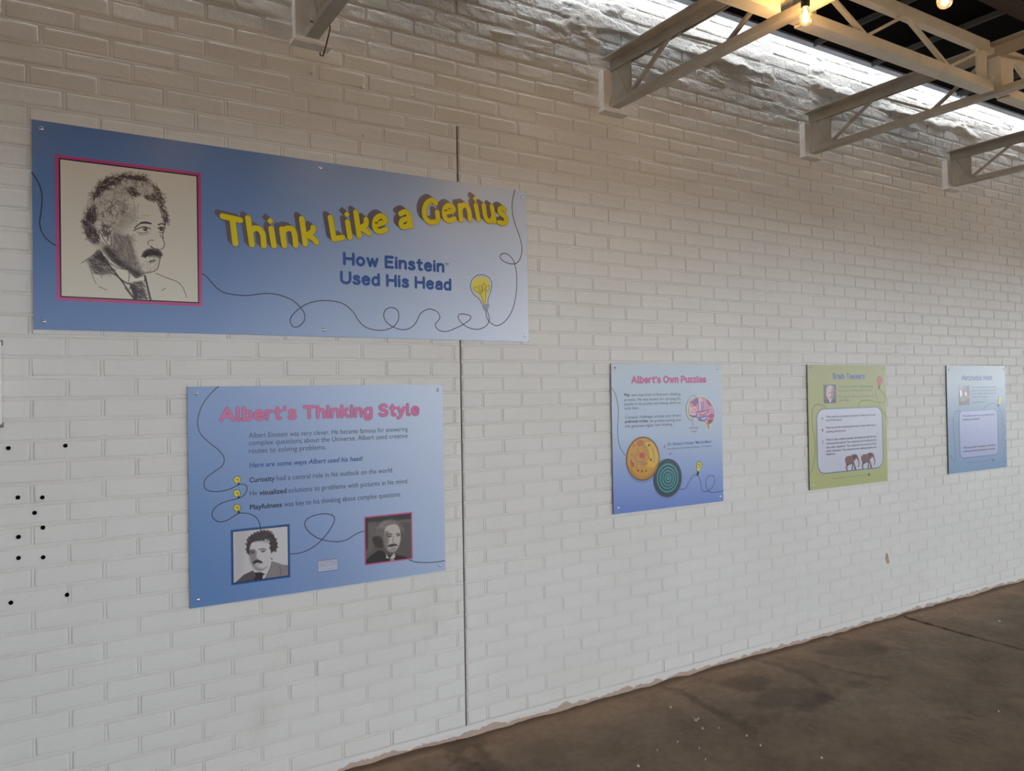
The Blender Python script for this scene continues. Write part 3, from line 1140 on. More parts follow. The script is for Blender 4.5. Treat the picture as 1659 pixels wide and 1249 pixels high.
    def stroke(s, pts, w, m, smooth=7, closed=False, off=(0, 0)):
        P = [s.L(a + off[0], b + off[1]) for a, b in pts]
        if smooth and len(P) > 2:
            P = catmull(P, smooth, closed)
        s.strokeL(P, w, m, closed)

    def text(s, txt, l, r, cap, m, bold=0.0, shear=0.0):
        """l, r: baseline ends in view coordinates; cap: cap height in view pixels at the left end"""
        A, B = s.L(*l), s.L(*r)
        T = s.L(l[0], l[1] - cap)
        ch = abs(T[1] - A[1])
        V, F = text_geo(txt, bold, shear)
        if not len(V):
            return
        x0, x1 = V[:, 0].min(), V[:, 0].max()
        sx = (B[0] - A[0]) / (x1 - x0)
        capV, _ = text_geo('H', bold, 0)
        sz = ch / (capV[:, 1].max() - capV[:, 1].min())
        z = (A[1] + B[1]) / 2
        P = [(A[0] + (q[0] - x0) * sx, z + q[1] * sz) for q in V]
        s.tri(P, F, m)

    def rounded(s, txt, l, r, cap, w, m, w0=None, gap=.27):
        """bold lettering with round ends; l, r: baseline ends in view coordinates, w: stroke in metres, w0: stroke the fit is made for"""
        w0 = w0 or w
        A, B = s.L(*l), s.L(*r)
        ch = abs(s.L(l[0], l[1] - cap)[1] - A[1])
        x, items = 0.0, []
        for c_ in txt:
            wd_, st = STROKES[c_]
            items += [[(x + a, b) for a, b in q] for q in st]
            x += wd_ + gap
        x -= gap
        sx, sz, z = (B[0] - A[0] - w0) / x, ch - w0, (A[1] + B[1]) / 2 + w0 / 2
        for q in items:
            P = [np.array((A[0] + w0 / 2 + a * sx, z + b * sz)) for a, b in q]
            s.strokeL(catmull(P, 5) if len(P) > 2 else P, w, m)

    def flush(s, name, label=None, parent=None):
        if not s.v:
            return None
        o = mesh_obj(name, s.v, s.f, s.mats, parent or s.root, False, s.mi)
        if label:
            o['label'] = label
        s.begin()
        return o

    def screws(s, pts):
        m = mat('screw_zinc', (.75, .76, .78), .22, 1.0)
        dark = mat('screw_slot', (.03, .03, .03), .6)
        for (a, b) in pts:
            q = s.L(a, b)
            mb = MB()
            mb.lathe([(.0068, -.001), (.0068, .0008), (.0062, .0022), (.0042, .0036), (.0018, .0042)], (q[0], FACE, q[1]), 14, 0, 'y')
            mb.box(q[0] - .003, q[0] + .003, FACE - .0046, FACE - .003, q[1] - .0006, q[1] + .0006, 1)
            mb.build('screw', [m, dark], s.root, True)

    def raster(s, name, R, rect, parent=None, label=None, lay=2):
        """rect: view coordinates TL TR BR BL; R: painted raster"""
        x0, x1, z0, z1 = rect
        ny, nx = R.c.shape[:2]
        X, Z = np.meshgrid(np.linspace(x0, x1, nx), np.linspace(z1, z0, ny))
        V = np.stack([X, np.full_like(X, FACE - .0005 * lay), Z], -1).reshape(-1, 3)
        i = np.arange(nx * ny).reshape(ny, nx)
        F = np.stack([i[:-1, :-1], i[1:, :-1], i[1:, 1:], i[:-1, 1:]], -1).reshape(-1, 4)
        me = bpy.data.meshes.new(name)
        me.from_pydata(V.tolist(), [], F.tolist())
        lin = np.clip(R.c, 0, 1)
        lin = np.where(lin <= .04045, lin / 12.92, ((lin + .055) / 1.055) ** 2.4)
        a = me.color_attributes.new('Col', 'FLOAT_COLOR', 'POINT')
        a.data.foreach_set('color', np.concatenate([lin.reshape(-1, 3), np.ones((nx * ny, 1))], 1).astype(np.float32).ravel())
        me.materials.append(PRINT_M)
        o = bpy.data.objects.new(name, me)
        if label:
            o['label'] = label
        return link(o, parent or s.root)

    def rect(s, tl, tr, br, bl):
        a, b, c, d_ = s.L(*tl), s.L(*tr), s.L(*br), s.L(*bl)
        return ((a[0] + d_[0]) / 2, (b[0] + c[0]) / 2, (c[1] + d_[1]) / 2, (a[1] + b[1]) / 2)

    def frame(s, rc, w, m, rad=.004):
        x0, x1, z0, z1 = rc
        for k in ((x0 - w, x1 + w, z1, z1 + w), (x0 - w, x1 + w, z0 - w, z0), (x0 - w, x0, z0, z1), (x1, x1 + w, z0, z1)):
            s.tri([(k[0], k[2]), (k[1], k[2]), (k[1], k[3]), (k[0], k[3])], [(0, 1, 2, 3)], m)


PRINT_M = vcol_mat('photo_print', .28, .4)


class Raster:
    """small painter for printed pictures; coordinates are mapped by fn(view a, b) -> (u, v) in 0..1"""

    def __init__(s, nx, ny, bgc, fn):
        s.c = np.tile(np.array(bgc, float) / 255, (ny, nx, 1))
        s.U, s.V = np.meshgrid(np.linspace(0, 1, nx), np.linspace(0, 1, ny))
        s.fn, s.nx, s.ny = fn, nx, ny

    def _blend(s, m, col, sl=None):
        col = np.array(col, float) / 255
        if sl is None:
            s.c = s.c * (1 - m[..., None]) + col * m[..., None]
        else:
            s.c[sl] = s.c[sl] * (1 - m[..., None]) + col * m[..., None]

    def inside(s, P, soft):
        d = np.full(s.U.shape, 9.0)
        ins = np.zeros(s.U.shape, bool)
        n = len(P)
        for i in range(n):
            a, b = P[i], P[(i + 1) % n]
            dx, dy = b[0] - a[0], b[1] - a[1]
            t_ = np.clip(((s.U - a[0]) * dx + (s.V - a[1]) * dy) / (dx * dx + dy * dy + 1e-12), 0, 1)
            d = np.minimum(d, np.hypot(s.U - a[0] - t_ * dx, s.V - a[1] - t_ * dy))
            cross = ((a[1] > s.V) != (b[1] > s.V))
            xi = a[0] + (s.V - a[1]) / ((b[1] - a[1]) if abs(b[1] - a[1]) > 1e-9 else 1e-9) * dx
            ins ^= cross & (s.U < xi)
        sd = np.where(ins, d, -d)
        return sstep(-soft, soft, sd)

    def poly(s, pts, col, soft=.012, al=1.0, smooth=5, tex=0.0, texs=60):
        P = [np.array(s.fn(*q)) for q in pts]
        if smooth:
            P = catmull(P, smooth, True)
        m = s.inside(P, soft) * al
        if tex:
            m = m * np.clip(1 - tex + 2 * tex * fbm(s.U * texs, s.V * texs, 7), 0, 1)
        s._blend(m, col)

    def ell(s, c, rx, ry, col, soft=.3, al=1.0):
        """rx, ry in view pixels"""
        u, v = s.fn(*c)
        u2, _ = s.fn(c[0] + rx, c[1])
        _, v2 = s.fn(c[0], c[1] + ry)
        q = np.hypot((s.U - u) / abs(u2 - u), (s.V - v) / abs(v2 - v))
        s._blend((1 - sstep(1 - soft, 1 + soft, q)) * al, col)

    def line(s, pts, w, col, al=1.0, smooth=5, soft=None, raw=False):
        """w in uv units"""
        P = [np.array(q if raw else s.fn(*q), float) for q in pts]
        if smooth and len(P) > 2:
            P = catmull(P, smooth)
        soft = soft or w * .6
        A = np.array(P)
        pad = w + soft
        i0, i1 = int(max(0, (A[:, 0].min() - pad) * s.nx)), int(min(s.nx, (A[:, 0].max() + pad) * s.nx + 2))
        j0, j1 = int(max(0, (A[:, 1].min() - pad) * s.ny)), int(min(s.ny, (A[:, 1].max() + pad) * s.ny + 2))
        if i1 <= i0 or j1 <= j0:
            return
        sl = (slice(j0, j1), slice(i0, i1))
        d = seg_dist(s.U[sl], s.V[sl], P)
        s._blend((1 - sstep(w / 2 - soft / 2, w / 2 + soft / 2, d)) * al, col, sl)

    def scribble(s, pts, n, ln, ang, curl, w, col, al, rnd):
        """loose pencil strokes inside a polygon"""
        P = [np.array(s.fn(*q)) for q in pts]
        A = np.array(P)
        lo, hi = A.min(0), A.max(0)
        k = 0
        tries = 0
        while k < n and tries < n * 30:
            tries += 1
            q = lo + (hi - lo) * np.array([rnd.random(), rnd.random()])
            ins = False
            for i in range(len(P)):
                a, b = P[i], P[(i + 1) % len(P)]
                if (a[1] > q[1]) != (b[1] > q[1]) and q[0] < a[0] + (q[1] - a[1]) / (b[1] - a[1]) * (b[0] - a[0]):
                    ins = not ins
            if not ins:
                continue
            k += 1
            th = math.radians(ang(q) if callable(ang) else ang) + rnd.gauss(0, .35)
            cv = rnd.gauss(0, curl)
            pt, path = q.copy(), []
            steps = 6
            for j in range(steps):
                path.append(pt.copy())
                pt = pt + np.array([math.cos(th), math.sin(th)]) * ln * (0.6 + .8 * rnd.random()) / steps
                th += cv / steps
            s.line(path, w * (.6 + .8 * rnd.random()), col, al * (.5 + .5 * rnd.random()), 0, None, True)


def mapper(pn, rc):
    x0, x1, z0, z1 = rc

    def fn(a, b):
        q = pn.L(a, b)
        return ((q[0] - x0) / (x1 - x0), (z1 - q[1]) / (z1 - z0))
    return fn


I_CORD = ink((38, 42, 52), 'ink_cord')
I_BLUE = ink((40, 82, 150), 'ink_blue')
I_TEXT = ink((58, 64, 82), 'ink_text')
I_DARK = ink((34, 36, 50), 'ink_dark')
I_PINK = ink((205, 98, 150), 'ink_pink')
I_PINKD = ink((150, 70, 120), 'ink_pink_edge')
I_MAG = ink((190, 70, 130), 'ink_magenta')
I_YEL = ink((226, 205, 20), 'ink_yellow')
I_YELD = ink((120, 110, 40), 'ink_yellow_edge')
I_MAUVE = ink((112, 100, 112), 'ink_mauve')
I_BLACK = ink((22, 18, 22), 'ink_black')
I_BULB = ink((232, 214, 90), 'ink_bulb')
I_PALE = ink((214, 222, 236), 'ink_pale')

# ================================================================== banner
ban = Panel('banner_sign', 'large blue banner with sketched portrait and yellow headline, above the other signs',
            [(51.2, 193.6), (852.7, 310.5), (54.05, 533.3), (856.2, 553.6)],
            grad=(.95, -.10, .05, [(0.0, (92, 124, 174)), (.30, (112, 140, 188)), (.62, (168, 184, 212)), (1.0, (224, 232, 246))]))
# cord
ban.view((40, 180), 3.286)
ban.stroke([(38, 325), (75, 385), (92, 450), (88, 530), (80, 600), (100, 660), (140, 700), (176, 719)], .0034, I_CORD)
ban.flush('cord_line')
c_a = [(40 + a / 3.286, 180 + b / 3.286) for a, b in [(934, 860), (965, 878), (1000, 918), (1040, 955), (1090, 973), (1180, 982), (1270, 971), (1330, 974)]]
c_b = [(440 + a / 3.858, 240 + b / 3.858) for a, b in [(60, 922), (120, 945), (170, 985), (203, 1030), (205, 1075), (175, 1110), (140, 1118), (118, 1090), (125, 1050), (170, 1005), (230, 970), (310, 953), (400, 958), (460, 980), (510, 1025), (545, 1080), (590, 1120), (660, 1138), (720, 1133), (765, 1112), (792, 1070), (790, 1020), (755, 996), (715, 1008), (700, 1045), (720, 1090), (765, 1120), (820, 1135), (870, 1122), (905, 1085), (930, 1035), (980, 1006), (1030, 1020), (1052, 1055), (1035, 1085), (1022, 1105), (1045, 1138), (1095, 1145), (1150, 1125), (1200, 1100), (1240, 1070), (1243, 1050), (1205, 1037), (1172, 1040), (1168, 1065), (1195, 1100), (1240, 1125), (1290, 1132), (1335, 1115), (1358, 1085), (1358, 1050), (1345, 1012)]]
ban.view((0, 0), 1.0)
ban.stroke(c_a + c_b, .0034, I_CORD, 6)
ban.view((440, 240), 3.858)
ban.stroke([(1338, 1014), (1345, 1060), (1362, 1085), (1395, 1108), (1430, 1103), (1470, 1070), (1505, 1010), (1525, 930), (1532, 850), (1530, 780), (1518, 720), (1495, 680), (1460, 658), (1430, 668), (1432, 692), (1465, 715), (1515, 724), (1545, 705), (1562, 660), (1563, 610), (1545, 540), (1520, 470), (1505, 400), (1505, 330), (1520, 262)], .0034, I_CORD, 6)
ban.flush('cord_line')
# headline in hand-drawn rounded strokes
ban.view((340, 290), 6.381)
GL = [[(130, 387), (312, 428)], [(232, 425), (262, 668)],
      [(392, 405), (432, 680)], [(415, 545), (460, 512), (510, 522), (545, 575), (555, 690)],
      [(632, 515), (660, 690)],
      [(742, 520), (768, 690)], [(745, 560), (790, 515), (850, 522), (875, 580), (885, 685)],
      [(947, 412), (985, 672)], [(1065, 503), (1055, 545), (1000, 585)], [(1005, 585), (1060, 612), (1098, 655)],
      [(1243, 400), (1280, 622)], [(1280, 622), (1370, 605)],
      [(1420, 445), (1445, 605)],
      [(1505, 345), (1540, 588)], [(1612, 420), (1610, 470), (1560, 505)], [(1562, 505), (1605, 535), (1640, 563)]]
GB = [[(105, 482), (160, 462), (212, 440), (200, 397), (160, 385), (115, 420), (103, 480), (122, 530), (165, 545), (222, 522)],
      [(372, 362), (420, 340), (455, 365), (470, 430), (480, 488)], [(462, 408), (400, 425), (376, 460), (393, 495), (440, 490), (468, 455)],
      [(735, 252), (712, 226), (678, 226), (635, 265), (615, 335), (630, 405), (680, 448), (735, 442), (757, 430), (752, 345)],
      [(825, 350), (875, 338), (920, 325), (905, 287), (865, 275), (830, 310), (823, 360), (840, 410), (880, 432), (928, 412)],
      [(985, 275), (998, 425)], [(988, 312), (1020, 272), (1058, 282), (1080, 335), (1090, 420)],
      [(1150, 272), (1180, 422)],
      [(1232, 275), (1245, 375), (1272, 430), (1310, 432), (1332, 390)], [(1315, 285), (1345, 442)],
      [(1450, 318), (1425, 300), (1395, 317), (1405, 355), (1450, 388), (1466, 430), (1440, 460), (1392, 450)]]
GB = [[(a + 1595, b) for a, b in g] for g in GB]
DOT = [(622, 435), (1413, 367), (1142 + 1595, 205)]
SW = .0212
for k in range(8, -1, -1):
    f_ = k / 8.0
    ban.lay = 1 if k else 1
    for g in GL + GB:
        ban.stroke(g, SW, I_MAUVE, 6, off=(-50 * f_, -42 * f_))
    for a, b in DOT:
        q = ban.L(a - 50 * f_, b - 42 * f_)
        ban.tri([q + np.array(v_) for v_ in ((0, -.0135), (.0125, .001), (0, .0145), (-.0125, -.001))], [(0, 1, 2, 3)], I_MAUVE)
for lay, wd_, mm in ((2, SW + .003, I_YELD), (3, SW, I_YEL)):
    ban.lay = lay
    for g in GL + GB:
        ban.stroke(g, wd_, mm, 6)
    for a, b in DOT:
        q = ban.L(a, b)
        r_ = .0128 + (wd_ - SW) / 2
        ban.tri([q + np.array(v_) for v_ in ((0, -r_), (r_ * .95, .001), (0, r_), (-r_ * .95, -.001))], [(0, 1, 2, 3)], mm)
ban.flush('headline', 'yellow rounded headline lettering with a mauve drop shadow')
ban.view((440, 240), 3.858)
ban.rounded('How Einstein', (446, 733), (1080, 778), 84, .0118, I_BLUE)
ban.text('TM', (1080, 733), (1105, 735), 17, I_TEXT)
ban.flush('subtitle', 'line of bold blue lettering')
ban.rounded('Used His Head', (428, 851), (1124, 890), 84, .0118, I_BLUE)
ban.flush('subtitle', 'line of bold blue lettering')
# bulb drawing
ban.view((730, 400), 7.808)
ban.poly([(410, 722), (395, 665), (345, 605), (295, 562), (268, 505), (275, 440), (320, 398), (385, 380), (450, 395), (490, 440), (498, 505), (475, 580), (455, 645), (448, 722)], I_BULB, 5)
ban.lay = 2
ban.stroke([(395, 725), (375, 680), (340, 640), (290, 600), (258, 540), (250, 480), (275, 410), (330, 362), (390, 352), (450, 365), (500, 410), (520, 470), (512, 540), (490, 610), (472, 660), (470, 718)], .0026, I_CORD)
ban.lay = 3
I_FIL = ink((104, 92, 40), 'ink_filament')
ban.stroke([(415, 720), (400, 650), (375, 598), (325, 568), (290, 535), (300, 508), (328, 512), (358, 555), (376, 592), (388, 560), (362, 520), (360, 492), (380, 488), (396, 525), (392, 568), (408, 565), (402, 510), (408, 470), (424, 460), (436, 490), (428, 540), (436, 552), (456, 500), (480, 488), (490, 510), (478, 548), (446, 560), (440, 600), (437, 660), (435, 720)], .0018, I_FIL, 5)
for a, b in (((398, 738), (482, 728)), ((402, 756), (483, 746)), ((405, 772), (481, 764)), ((410, 788), (474, 782)), ((425, 802), (462, 800))):
    ban.stroke([a, b], .0026, I_CORD, 0)
I_RAY = ink((205, 205, 150), 'ink_ray')
for (a, b, c, d_) in ((228, 315, 255, 338), (340, 255, 342, 300), (470, 262, 458, 292), (545, 330, 530, 352), (155, 405, 205, 412), (168, 528, 214, 526), (222, 635, 243, 620), (555, 415, 590, 410), (562, 508, 596, 512)):
    ban.stroke([(a, b), (c, d_)], .0028, I_RAY, 0)
ban.flush('bulb_drawing', 'yellow light bulb drawing with rays')
# portrait
ban.view((40, 180), 3.286)
rc = ban.rect((188, 256), (914, 349), (922, 1016), (198, 985))
ban.frame((rc[0] - .002, rc[1] + .002, rc[2] - .002, rc[3] + .002), .0125, I_MAG)
ban.lay = 2
ban.frame(rc, .0045, I_BLACK)
pframe_holder = ban.flush('portrait_frame', 'magenta and black printed border')
ban.view((90, 250), 4.996)
fn = mapper(ban, rc)
R = Raster(290, 290, (214, 206, 190), fn)
rnd = random.Random(5)
INK = (52, 38, 38)
HAIR = [(215, 540), (240, 440), (285, 325), (335, 235), (420, 180), (520, 148), (640, 150), (740, 190), (810, 260), (850, 350), (890, 430), (915, 550), (888, 560), (862, 470), (822, 392), (790, 350), (705, 342), (650, 335), (600, 365), (582, 400), (592, 470), (562, 560), (500, 620), (450, 600), (380, 545), (335, 565), (352, 640), (362, 720), (330, 750), (280, 700), (230, 620)]
R.poly(HAIR, (150, 138, 128), .02, .35, 4)
R.poly([(460, 620), (560, 650), (610, 700), (650, 820), (690, 930), (650, 990), (560, 935), (450, 850), (380, 770), (360, 715), (440, 745)], (120, 106, 98), .03, .55, 4)
R.poly([(380, 770), (450, 850), (560, 935), (650, 995), (720, 955), (640, 930), (520, 840), (440, 750)], (80, 66, 62), .02, .6, 4)
R.poly([(560, 480), (640, 440), (620, 560), (560, 620), (500, 620)], (150, 138, 126), .03, .45, 4)


def swirl(q):
    return math.degrees(math.atan2(q[1] - .38, q[0] - .44)) + 90


R.scribble(HAIR, 520, .045, swirl, 3.4, .0028, INK, .42, rnd)
for reg, n, ln in (([(300, 330), (350, 240), (440, 185), (540, 165), (520, 220), (430, 260), (360, 320), (300, 400)], 170, .06),
                   ([(255, 470), (320, 440), (335, 540), (300, 580), (250, 560)], 110, .05),
                   ([(225, 560), (300, 580), (355, 660), (370, 730), (310, 730), (250, 660)], 170, .05),
                   ([(385, 560), (440, 590), (450, 650), (405, 680), (380, 620)], 80, .03),
                   ([(560, 270), (640, 270), (665, 320), (600, 330)], 60, .045),
                   ([(690, 325), (800, 320), (830, 370), (740, 360)], 55, .04),
                   ([(740, 200), (830, 270), (880, 420), (860, 440), (800, 320)], 60, .06),
                   ([(850, 420), (900, 460), (915, 560), (885, 555)], 50, .04),
                   ([(520, 170), (700, 170), (740, 215), (600, 200)], 70, .07)):
    R.scribble(reg, n, ln, swirl, 2.2, .0036, INK, .8, rnd)
# light locks between
R.scribble([(380, 400), (520, 380), (560, 460), (480, 540), (380, 510)], 60, .07, swirl, 3.0, .005, (205, 197, 182), .7, rnd)
R.scribble([(380, 400), (520, 380), (560, 460), (480, 540), (380, 510)], 70, .06, swirl, 3.0, .0028, INK, .6, rnd)
# face hatching
R.scribble([(460, 630), (580, 660), (620, 740), (660, 860), (690, 940), (650, 990), (540, 920), (440, 830), (400, 770), (450, 740)], 420, .035, 55, .4, .0026, INK, .45, rnd)
R.scribble([(370, 700), (450, 780), (540, 880), (640, 940), (700, 960), (650, 1000), (560, 940), (430, 840)], 260, .03, 35, .3, .0030, INK, .7, rnd)
R.scribble([(560, 640), (640, 640), (640, 700), (580, 720)], 60, .03, 60, .4, .0024, INK, .35, rnd)
R.scribble([(690, 850), (830, 850), (820, 920), (740, 955), (690, 930)], 70, .025, 50, .5, .0022, INK, .3, rnd)
R.scribble([(600, 380), (700, 370), (660, 540), (600, 560)], 70, .04, 100, .5, .0022, INK, .25, rnd)
# brows, eyes, nose
for pts_, w_, a_ in (([(640, 598), (668, 572), (700, 558), (770, 560)], .009, .8), ([(690, 555), (735, 550), (772, 562)], .011, .85), ([(832, 572), (855, 562), (888, 570)], .010, .85),
                     ([(632, 618), (680, 596), (725, 588), (768, 604)], .007, .9), ([(660, 632), (705, 638), (750, 628)], .005, .8), ([(670, 650), (720, 652), (755, 640)], .004, .5),
                     ([(830, 600), (858, 588), (886, 600)], .008, .9), ([(838, 630), (862, 636), (880, 624)], .006, .8),
                     ([(845, 650), (866, 680), (880, 722), (876, 752), (850, 772)], .006, .75), ([(752, 735), (748, 712), (772, 694), (790, 700)], .005, .8), ([(770, 745), (800, 765), (835, 770)], .009, .85),
                     ([(880, 540), (884, 580), (874, 625), (868, 650), (872, 680)], .006, .7), ([(820, 390), (848, 440), (862, 500), (880, 540)], .005, .7),
                     ([(848, 830), (838, 880), (828, 920), (800, 945), (740, 960), (700, 968)], .006, .8), ([(760, 872), (782, 862), (806, 858)], .010, .85), ([(775, 880), (800, 872)], .006, .5),
                     ([(690, 500), (730, 494), (760, 498)], .003, .4), ([(660, 520), (730, 514)], .003, .35),
                     ([(350, 640), (352, 610), (368, 640), (398, 700), (440, 748), (452, 705), (442, 655), (405, 622), (385, 640)], .005, .85), ([(400, 640), (425, 660), (420, 700)], .008, .8)):
    R.line(pts_, w_, INK, a_)
R.ell((726, 606), 17, 14, INK, .4, .9)
R.ell((720, 601), 5, 5, (200, 192, 178), .3, .9)
R.ell((856, 606), 15, 15, INK, .45, .9)
R.poly([(700, 828), (716, 786), (765, 764), (808, 772), (842, 778), (866, 812), (850, 826), (820, 816), (780, 818), (735, 828)], INK, .010, .88, 4)
R.scribble([(705, 825), (725, 780), (770, 768), (860, 800), (862, 824), (780, 820)], 90, .03, 120, .6, .003, (30, 20, 22), .8, rnd)
# collar, coat, tie
R.poly([(355, 770), (420, 850), (500, 915), (592, 940), (592, 1030), (520, 1000), (440, 915)], (226, 219, 204), .008, .9, 0)
R.poly([(592, 940), (650, 1000), (715, 980), (722, 1025), (600, 1035)], (226, 219, 204), .008, .9, 0)
R.poly([(345, 772), (300, 820), (248, 862), (300, 960), (420, 960), (465, 950), (400, 860)], (120, 106, 98), .02, .5, 0)
R.scribble([(345, 775), (250, 862), (300, 965), (420, 970), (470, 960), (400, 860)], 300, .045, 15, .4, .0028, INK, .6, rnd)
R.scribble([(340, 778), (300, 825), (360, 850), (400, 880), (380, 820)], 120, .03, 40, .4, .0030, INK, .8, rnd)
R.poly([(595, 1045), (640, 1030), (695, 1022), (715, 1090), (735, 1172), (635, 1170), (640, 1110)], (150, 138, 128), .008, .8, 0)
R.scribble([(595, 1045), (650, 1030), (690, 1024), (735, 1170), (636, 1170)], 170, .04, 10, .8, .0032, INK, .75, rnd)
R.scribble([(595, 1045), (640, 1060), (660, 1170), (636, 1170)], 90, .035, 60, .5, .004, INK, .85, rnd)
for pts_, w_, a_ in (([(355, 770), (410, 855), (500, 918), (592, 942), (590, 1030)], .005, .9), ([(592, 940), (650, 1000), (715, 980), (720, 1030)], .005, .9), ([(345, 772), (300, 820), (210, 880)], .005, .75),
                     ([(365, 795), (440, 905), (520, 1005), (635, 1168)], .010, .9), ([(480, 970), (560, 1035), (600, 1045)], .010, .85), ([(275, 900), (305, 1000), (330, 1050)], .004, .7), ([(350, 1070), (415, 1100)], .005, .6),
                     ([(724, 985), (748, 1090), (770, 1178)], .013, .92), ([(810, 962), (900, 1000), (990, 1035), (1035, 1090), (1062, 1160)], .005, .8), ([(862, 1102), (890, 1082)], .005, .7), ([(560, 1080), (632, 1170)], .006, .8)):
    R.line(pts_, w_, INK, a_, 6)
ptr = ban.raster('portrait', R, rc, label='pencil portrait of a wavy haired man with a moustache')
pframe_holder.parent = ptr
ban.view((0, 0), 1)
ban.screws([(66.8, 208.5), (518.5, 272), (845, 319), (70.8, 521), (524.5, 534), (850, 544)])

# ================================================================== first info panel
GRP = 'info panels along the brick wall'
p1 = Panel('info_panel', 'blue panel with a pink title and two framed photos, under the large banner',
           [(303.5, 626.6), (717.6, 622.8), (307.7, 985.6), (721.2, 925)], GRP,
           (.80, .28, -.08, [(0, (102, 138, 190)), (.35, (138, 162, 204)), (1.0, (204, 218, 238))]))
VW = ((290, 610), 3.287)
p1.view(*VW)
p1.stroke([(210, 52), (165, 95), (125, 150), (103, 210), (100, 260), (118, 310), (165, 355), (215, 395), (240, 435), (230, 475), (190, 505), (145, 540), (133, 575), (150, 605), (200, 612), (260, 603), (310, 580), (345, 573), (362, 590), (355, 620), (325, 645), (270, 660), (215, 680), (180, 715), (180, 750), (210, 773), (250, 768), (290, 745), (320, 728), (370, 730), (410, 750), (428, 780), (433, 805)], .0030, I_CORD)
p1.flush('cord_line')
p1.stroke([(585, 943), (630, 942), (690, 922), (750, 880), (800, 820), (828, 765), (815, 738), (775, 731), (725, 738), (680, 760), (670, 790), (690, 825), (730, 855), (780, 873), (840, 879), (890, 870), (940, 840), (970, 827), (990, 823)], .0030, I_CORD)
p1.flush('cord_line')
p1.stroke([(1225, 975), (1250, 985), (1300, 990), (1360, 988), (1415, 981)], .0030, I_CORD)
p1.flush('cord_line')
p1.rounded("Albert's Thinking Style", (214, 243), (1281, 210), 82, .0140, I_PINKD, .0140)
p1.lay = 2
p1.rounded("Albert's Thinking Style", (214, 243), (1281, 210), 82, .0104, I_PINK, .0140)
p1.flush('title', 'pink rounded title lettering')
p1.text('Albert Einstein was very clever. He became famous for answering', (372, 325), (1218, 292), 27, I_TEXT)
p1.text('complex questions about the Universe. Albert used creative', (372, 366), (1217, 327), 27, I_TEXT)
p1.text('routes to solving problems.', (372, 407), (783, 389), 27, I_TEXT)
p1.flush('paragraph')
p1.text('Here are some ways Albert used his head:', (374, 484), (980, 448), 27, I_BLUE, .018, .22)
p1.flush('subheading', 'blue slanted line of text')
p1.text('Curiosity', (375, 562), (510, 556), 27, I_DARK, .022)
p1.text('had a central role in his outlook on the world.', (520, 554), (1140, 510), 27, I_TEXT)
p1.flush('bullet_line')
p1.text('He', (377, 635), (415, 632), 27, I_TEXT)
p1.text('visualized', (427, 630), (573, 621), 27, I_DARK, .022)
p1.text('solutions to problems with pictures in his mind.', (583, 619), (1220, 568), 27, I_TEXT)
p1.flush('bullet_line')
p1.text('Playfulness', (377, 707), (548, 695), 27, I_DARK, .022)
p1.text('was key to his thinking about complex questions.', (559, 693), (1181, 637), 27, I_TEXT)
p1.flush('bullet_line')


def mini_bulb(pn, c, r, base, fill, body=I_BLACK):
    """little bulb doodle: c centre of the globe, base = end of the cap, r radius in metres"""
    C_, B_ = pn.L(*c), pn.L(*base)
    d_ = B_ - C_
    ln = np.hypot(*d_)
    d_ = d_ / ln
    n_ = np.array((-d_[1], d_[0]))

    def outline(k):
        out = []
        for a in range(-130, 131, 20):
            an = math.radians(a)
            out.append(C_ + (-d_ * math.cos(an) + n_ * math.sin(an)) * r * k)
        e = C_ + d_ * ln * .62
        out += [e + n_ * r * .38 * k, e - n_ * r * .38 * k]
        return out
    pn.lay = 1
    pn.polyL(outline(1.16), I_CORD)
    pn.lay = 2
    pn.polyL(outline(1.0), fill)
    pn.lay = 3
    pn.strokeL([C_ + d_ * ln * .58, B_], r * .72, body, caps=False)
    dk_ = I_FIL
    pn.strokeL([C_ - n_ * r * .45, C_ - n_ * r * .2 - d_ * r * .3, C_ + d_ * r * .1, C_ + n_ * r * .2 - d_ * r * .3, C_ + n_ * r * .45, C_ + d_ * r * .9], r * .22, dk_)


I_BULBY = ink((226, 208, 40), 'ink_bulb_bright')
for c, b in (((309, 549), (319, 578)), ((308, 621), (319, 649)), ((309, 698), (319, 727))):
    mini_bulb(p1, c, .0112, b, I_BULBY)
    p1.flush('bulb_drawing')
# photo of a young man
rc = p1.rect((288, 828), (578, 797), (580, 1058), (290, 1099))
I_FBLUE = ink((32, 92, 165), 'ink_frame_blue')
p1.frame(rc, .0085, I_FBLUE)
p1.lay = 2
p1.frame(rc, .003, ink((30, 40, 70), 'ink_frame_dark'))
fr = p1.flush('photo_frame', 'blue printed border')
p1.view((310, 820), 8.732)
R = Raster(170, 170, (205, 202, 203), mapper(p1, rc))
R.poly([(590, 330), (800, 330), (760, 700), (700, 1000), (590, 1090)], (182, 179, 181), .12, .7)
FACE_ = [(820, 660), (825, 560), (860, 508), (940, 488), (1080, 460), (1112, 510), (1118, 580), (1132, 655), (1178, 635), (1182, 690), (1150, 748), (1112, 810), (1080, 862), (1020, 902), (960, 912), (905, 890), (852, 822), (830, 740)]
R.poly([(1120, 740), (1140, 780), (1100, 880), (1050, 965), (985, 935), (890, 950), (880, 880), (960, 900)], (206, 202, 203), .012)
R.poly(FACE_, (204, 199, 199), .010)
R.poly([(820, 620), (900, 620), (915, 700), (890, 760), (905, 850), (960, 912), (900, 890), (850, 820), (825, 740)], (128, 121, 122), .030, .85)
R.poly([(905, 850), (1000, 880), (1080, 850), (1020, 902), (960, 912)], (140, 132, 133), .025, .8)
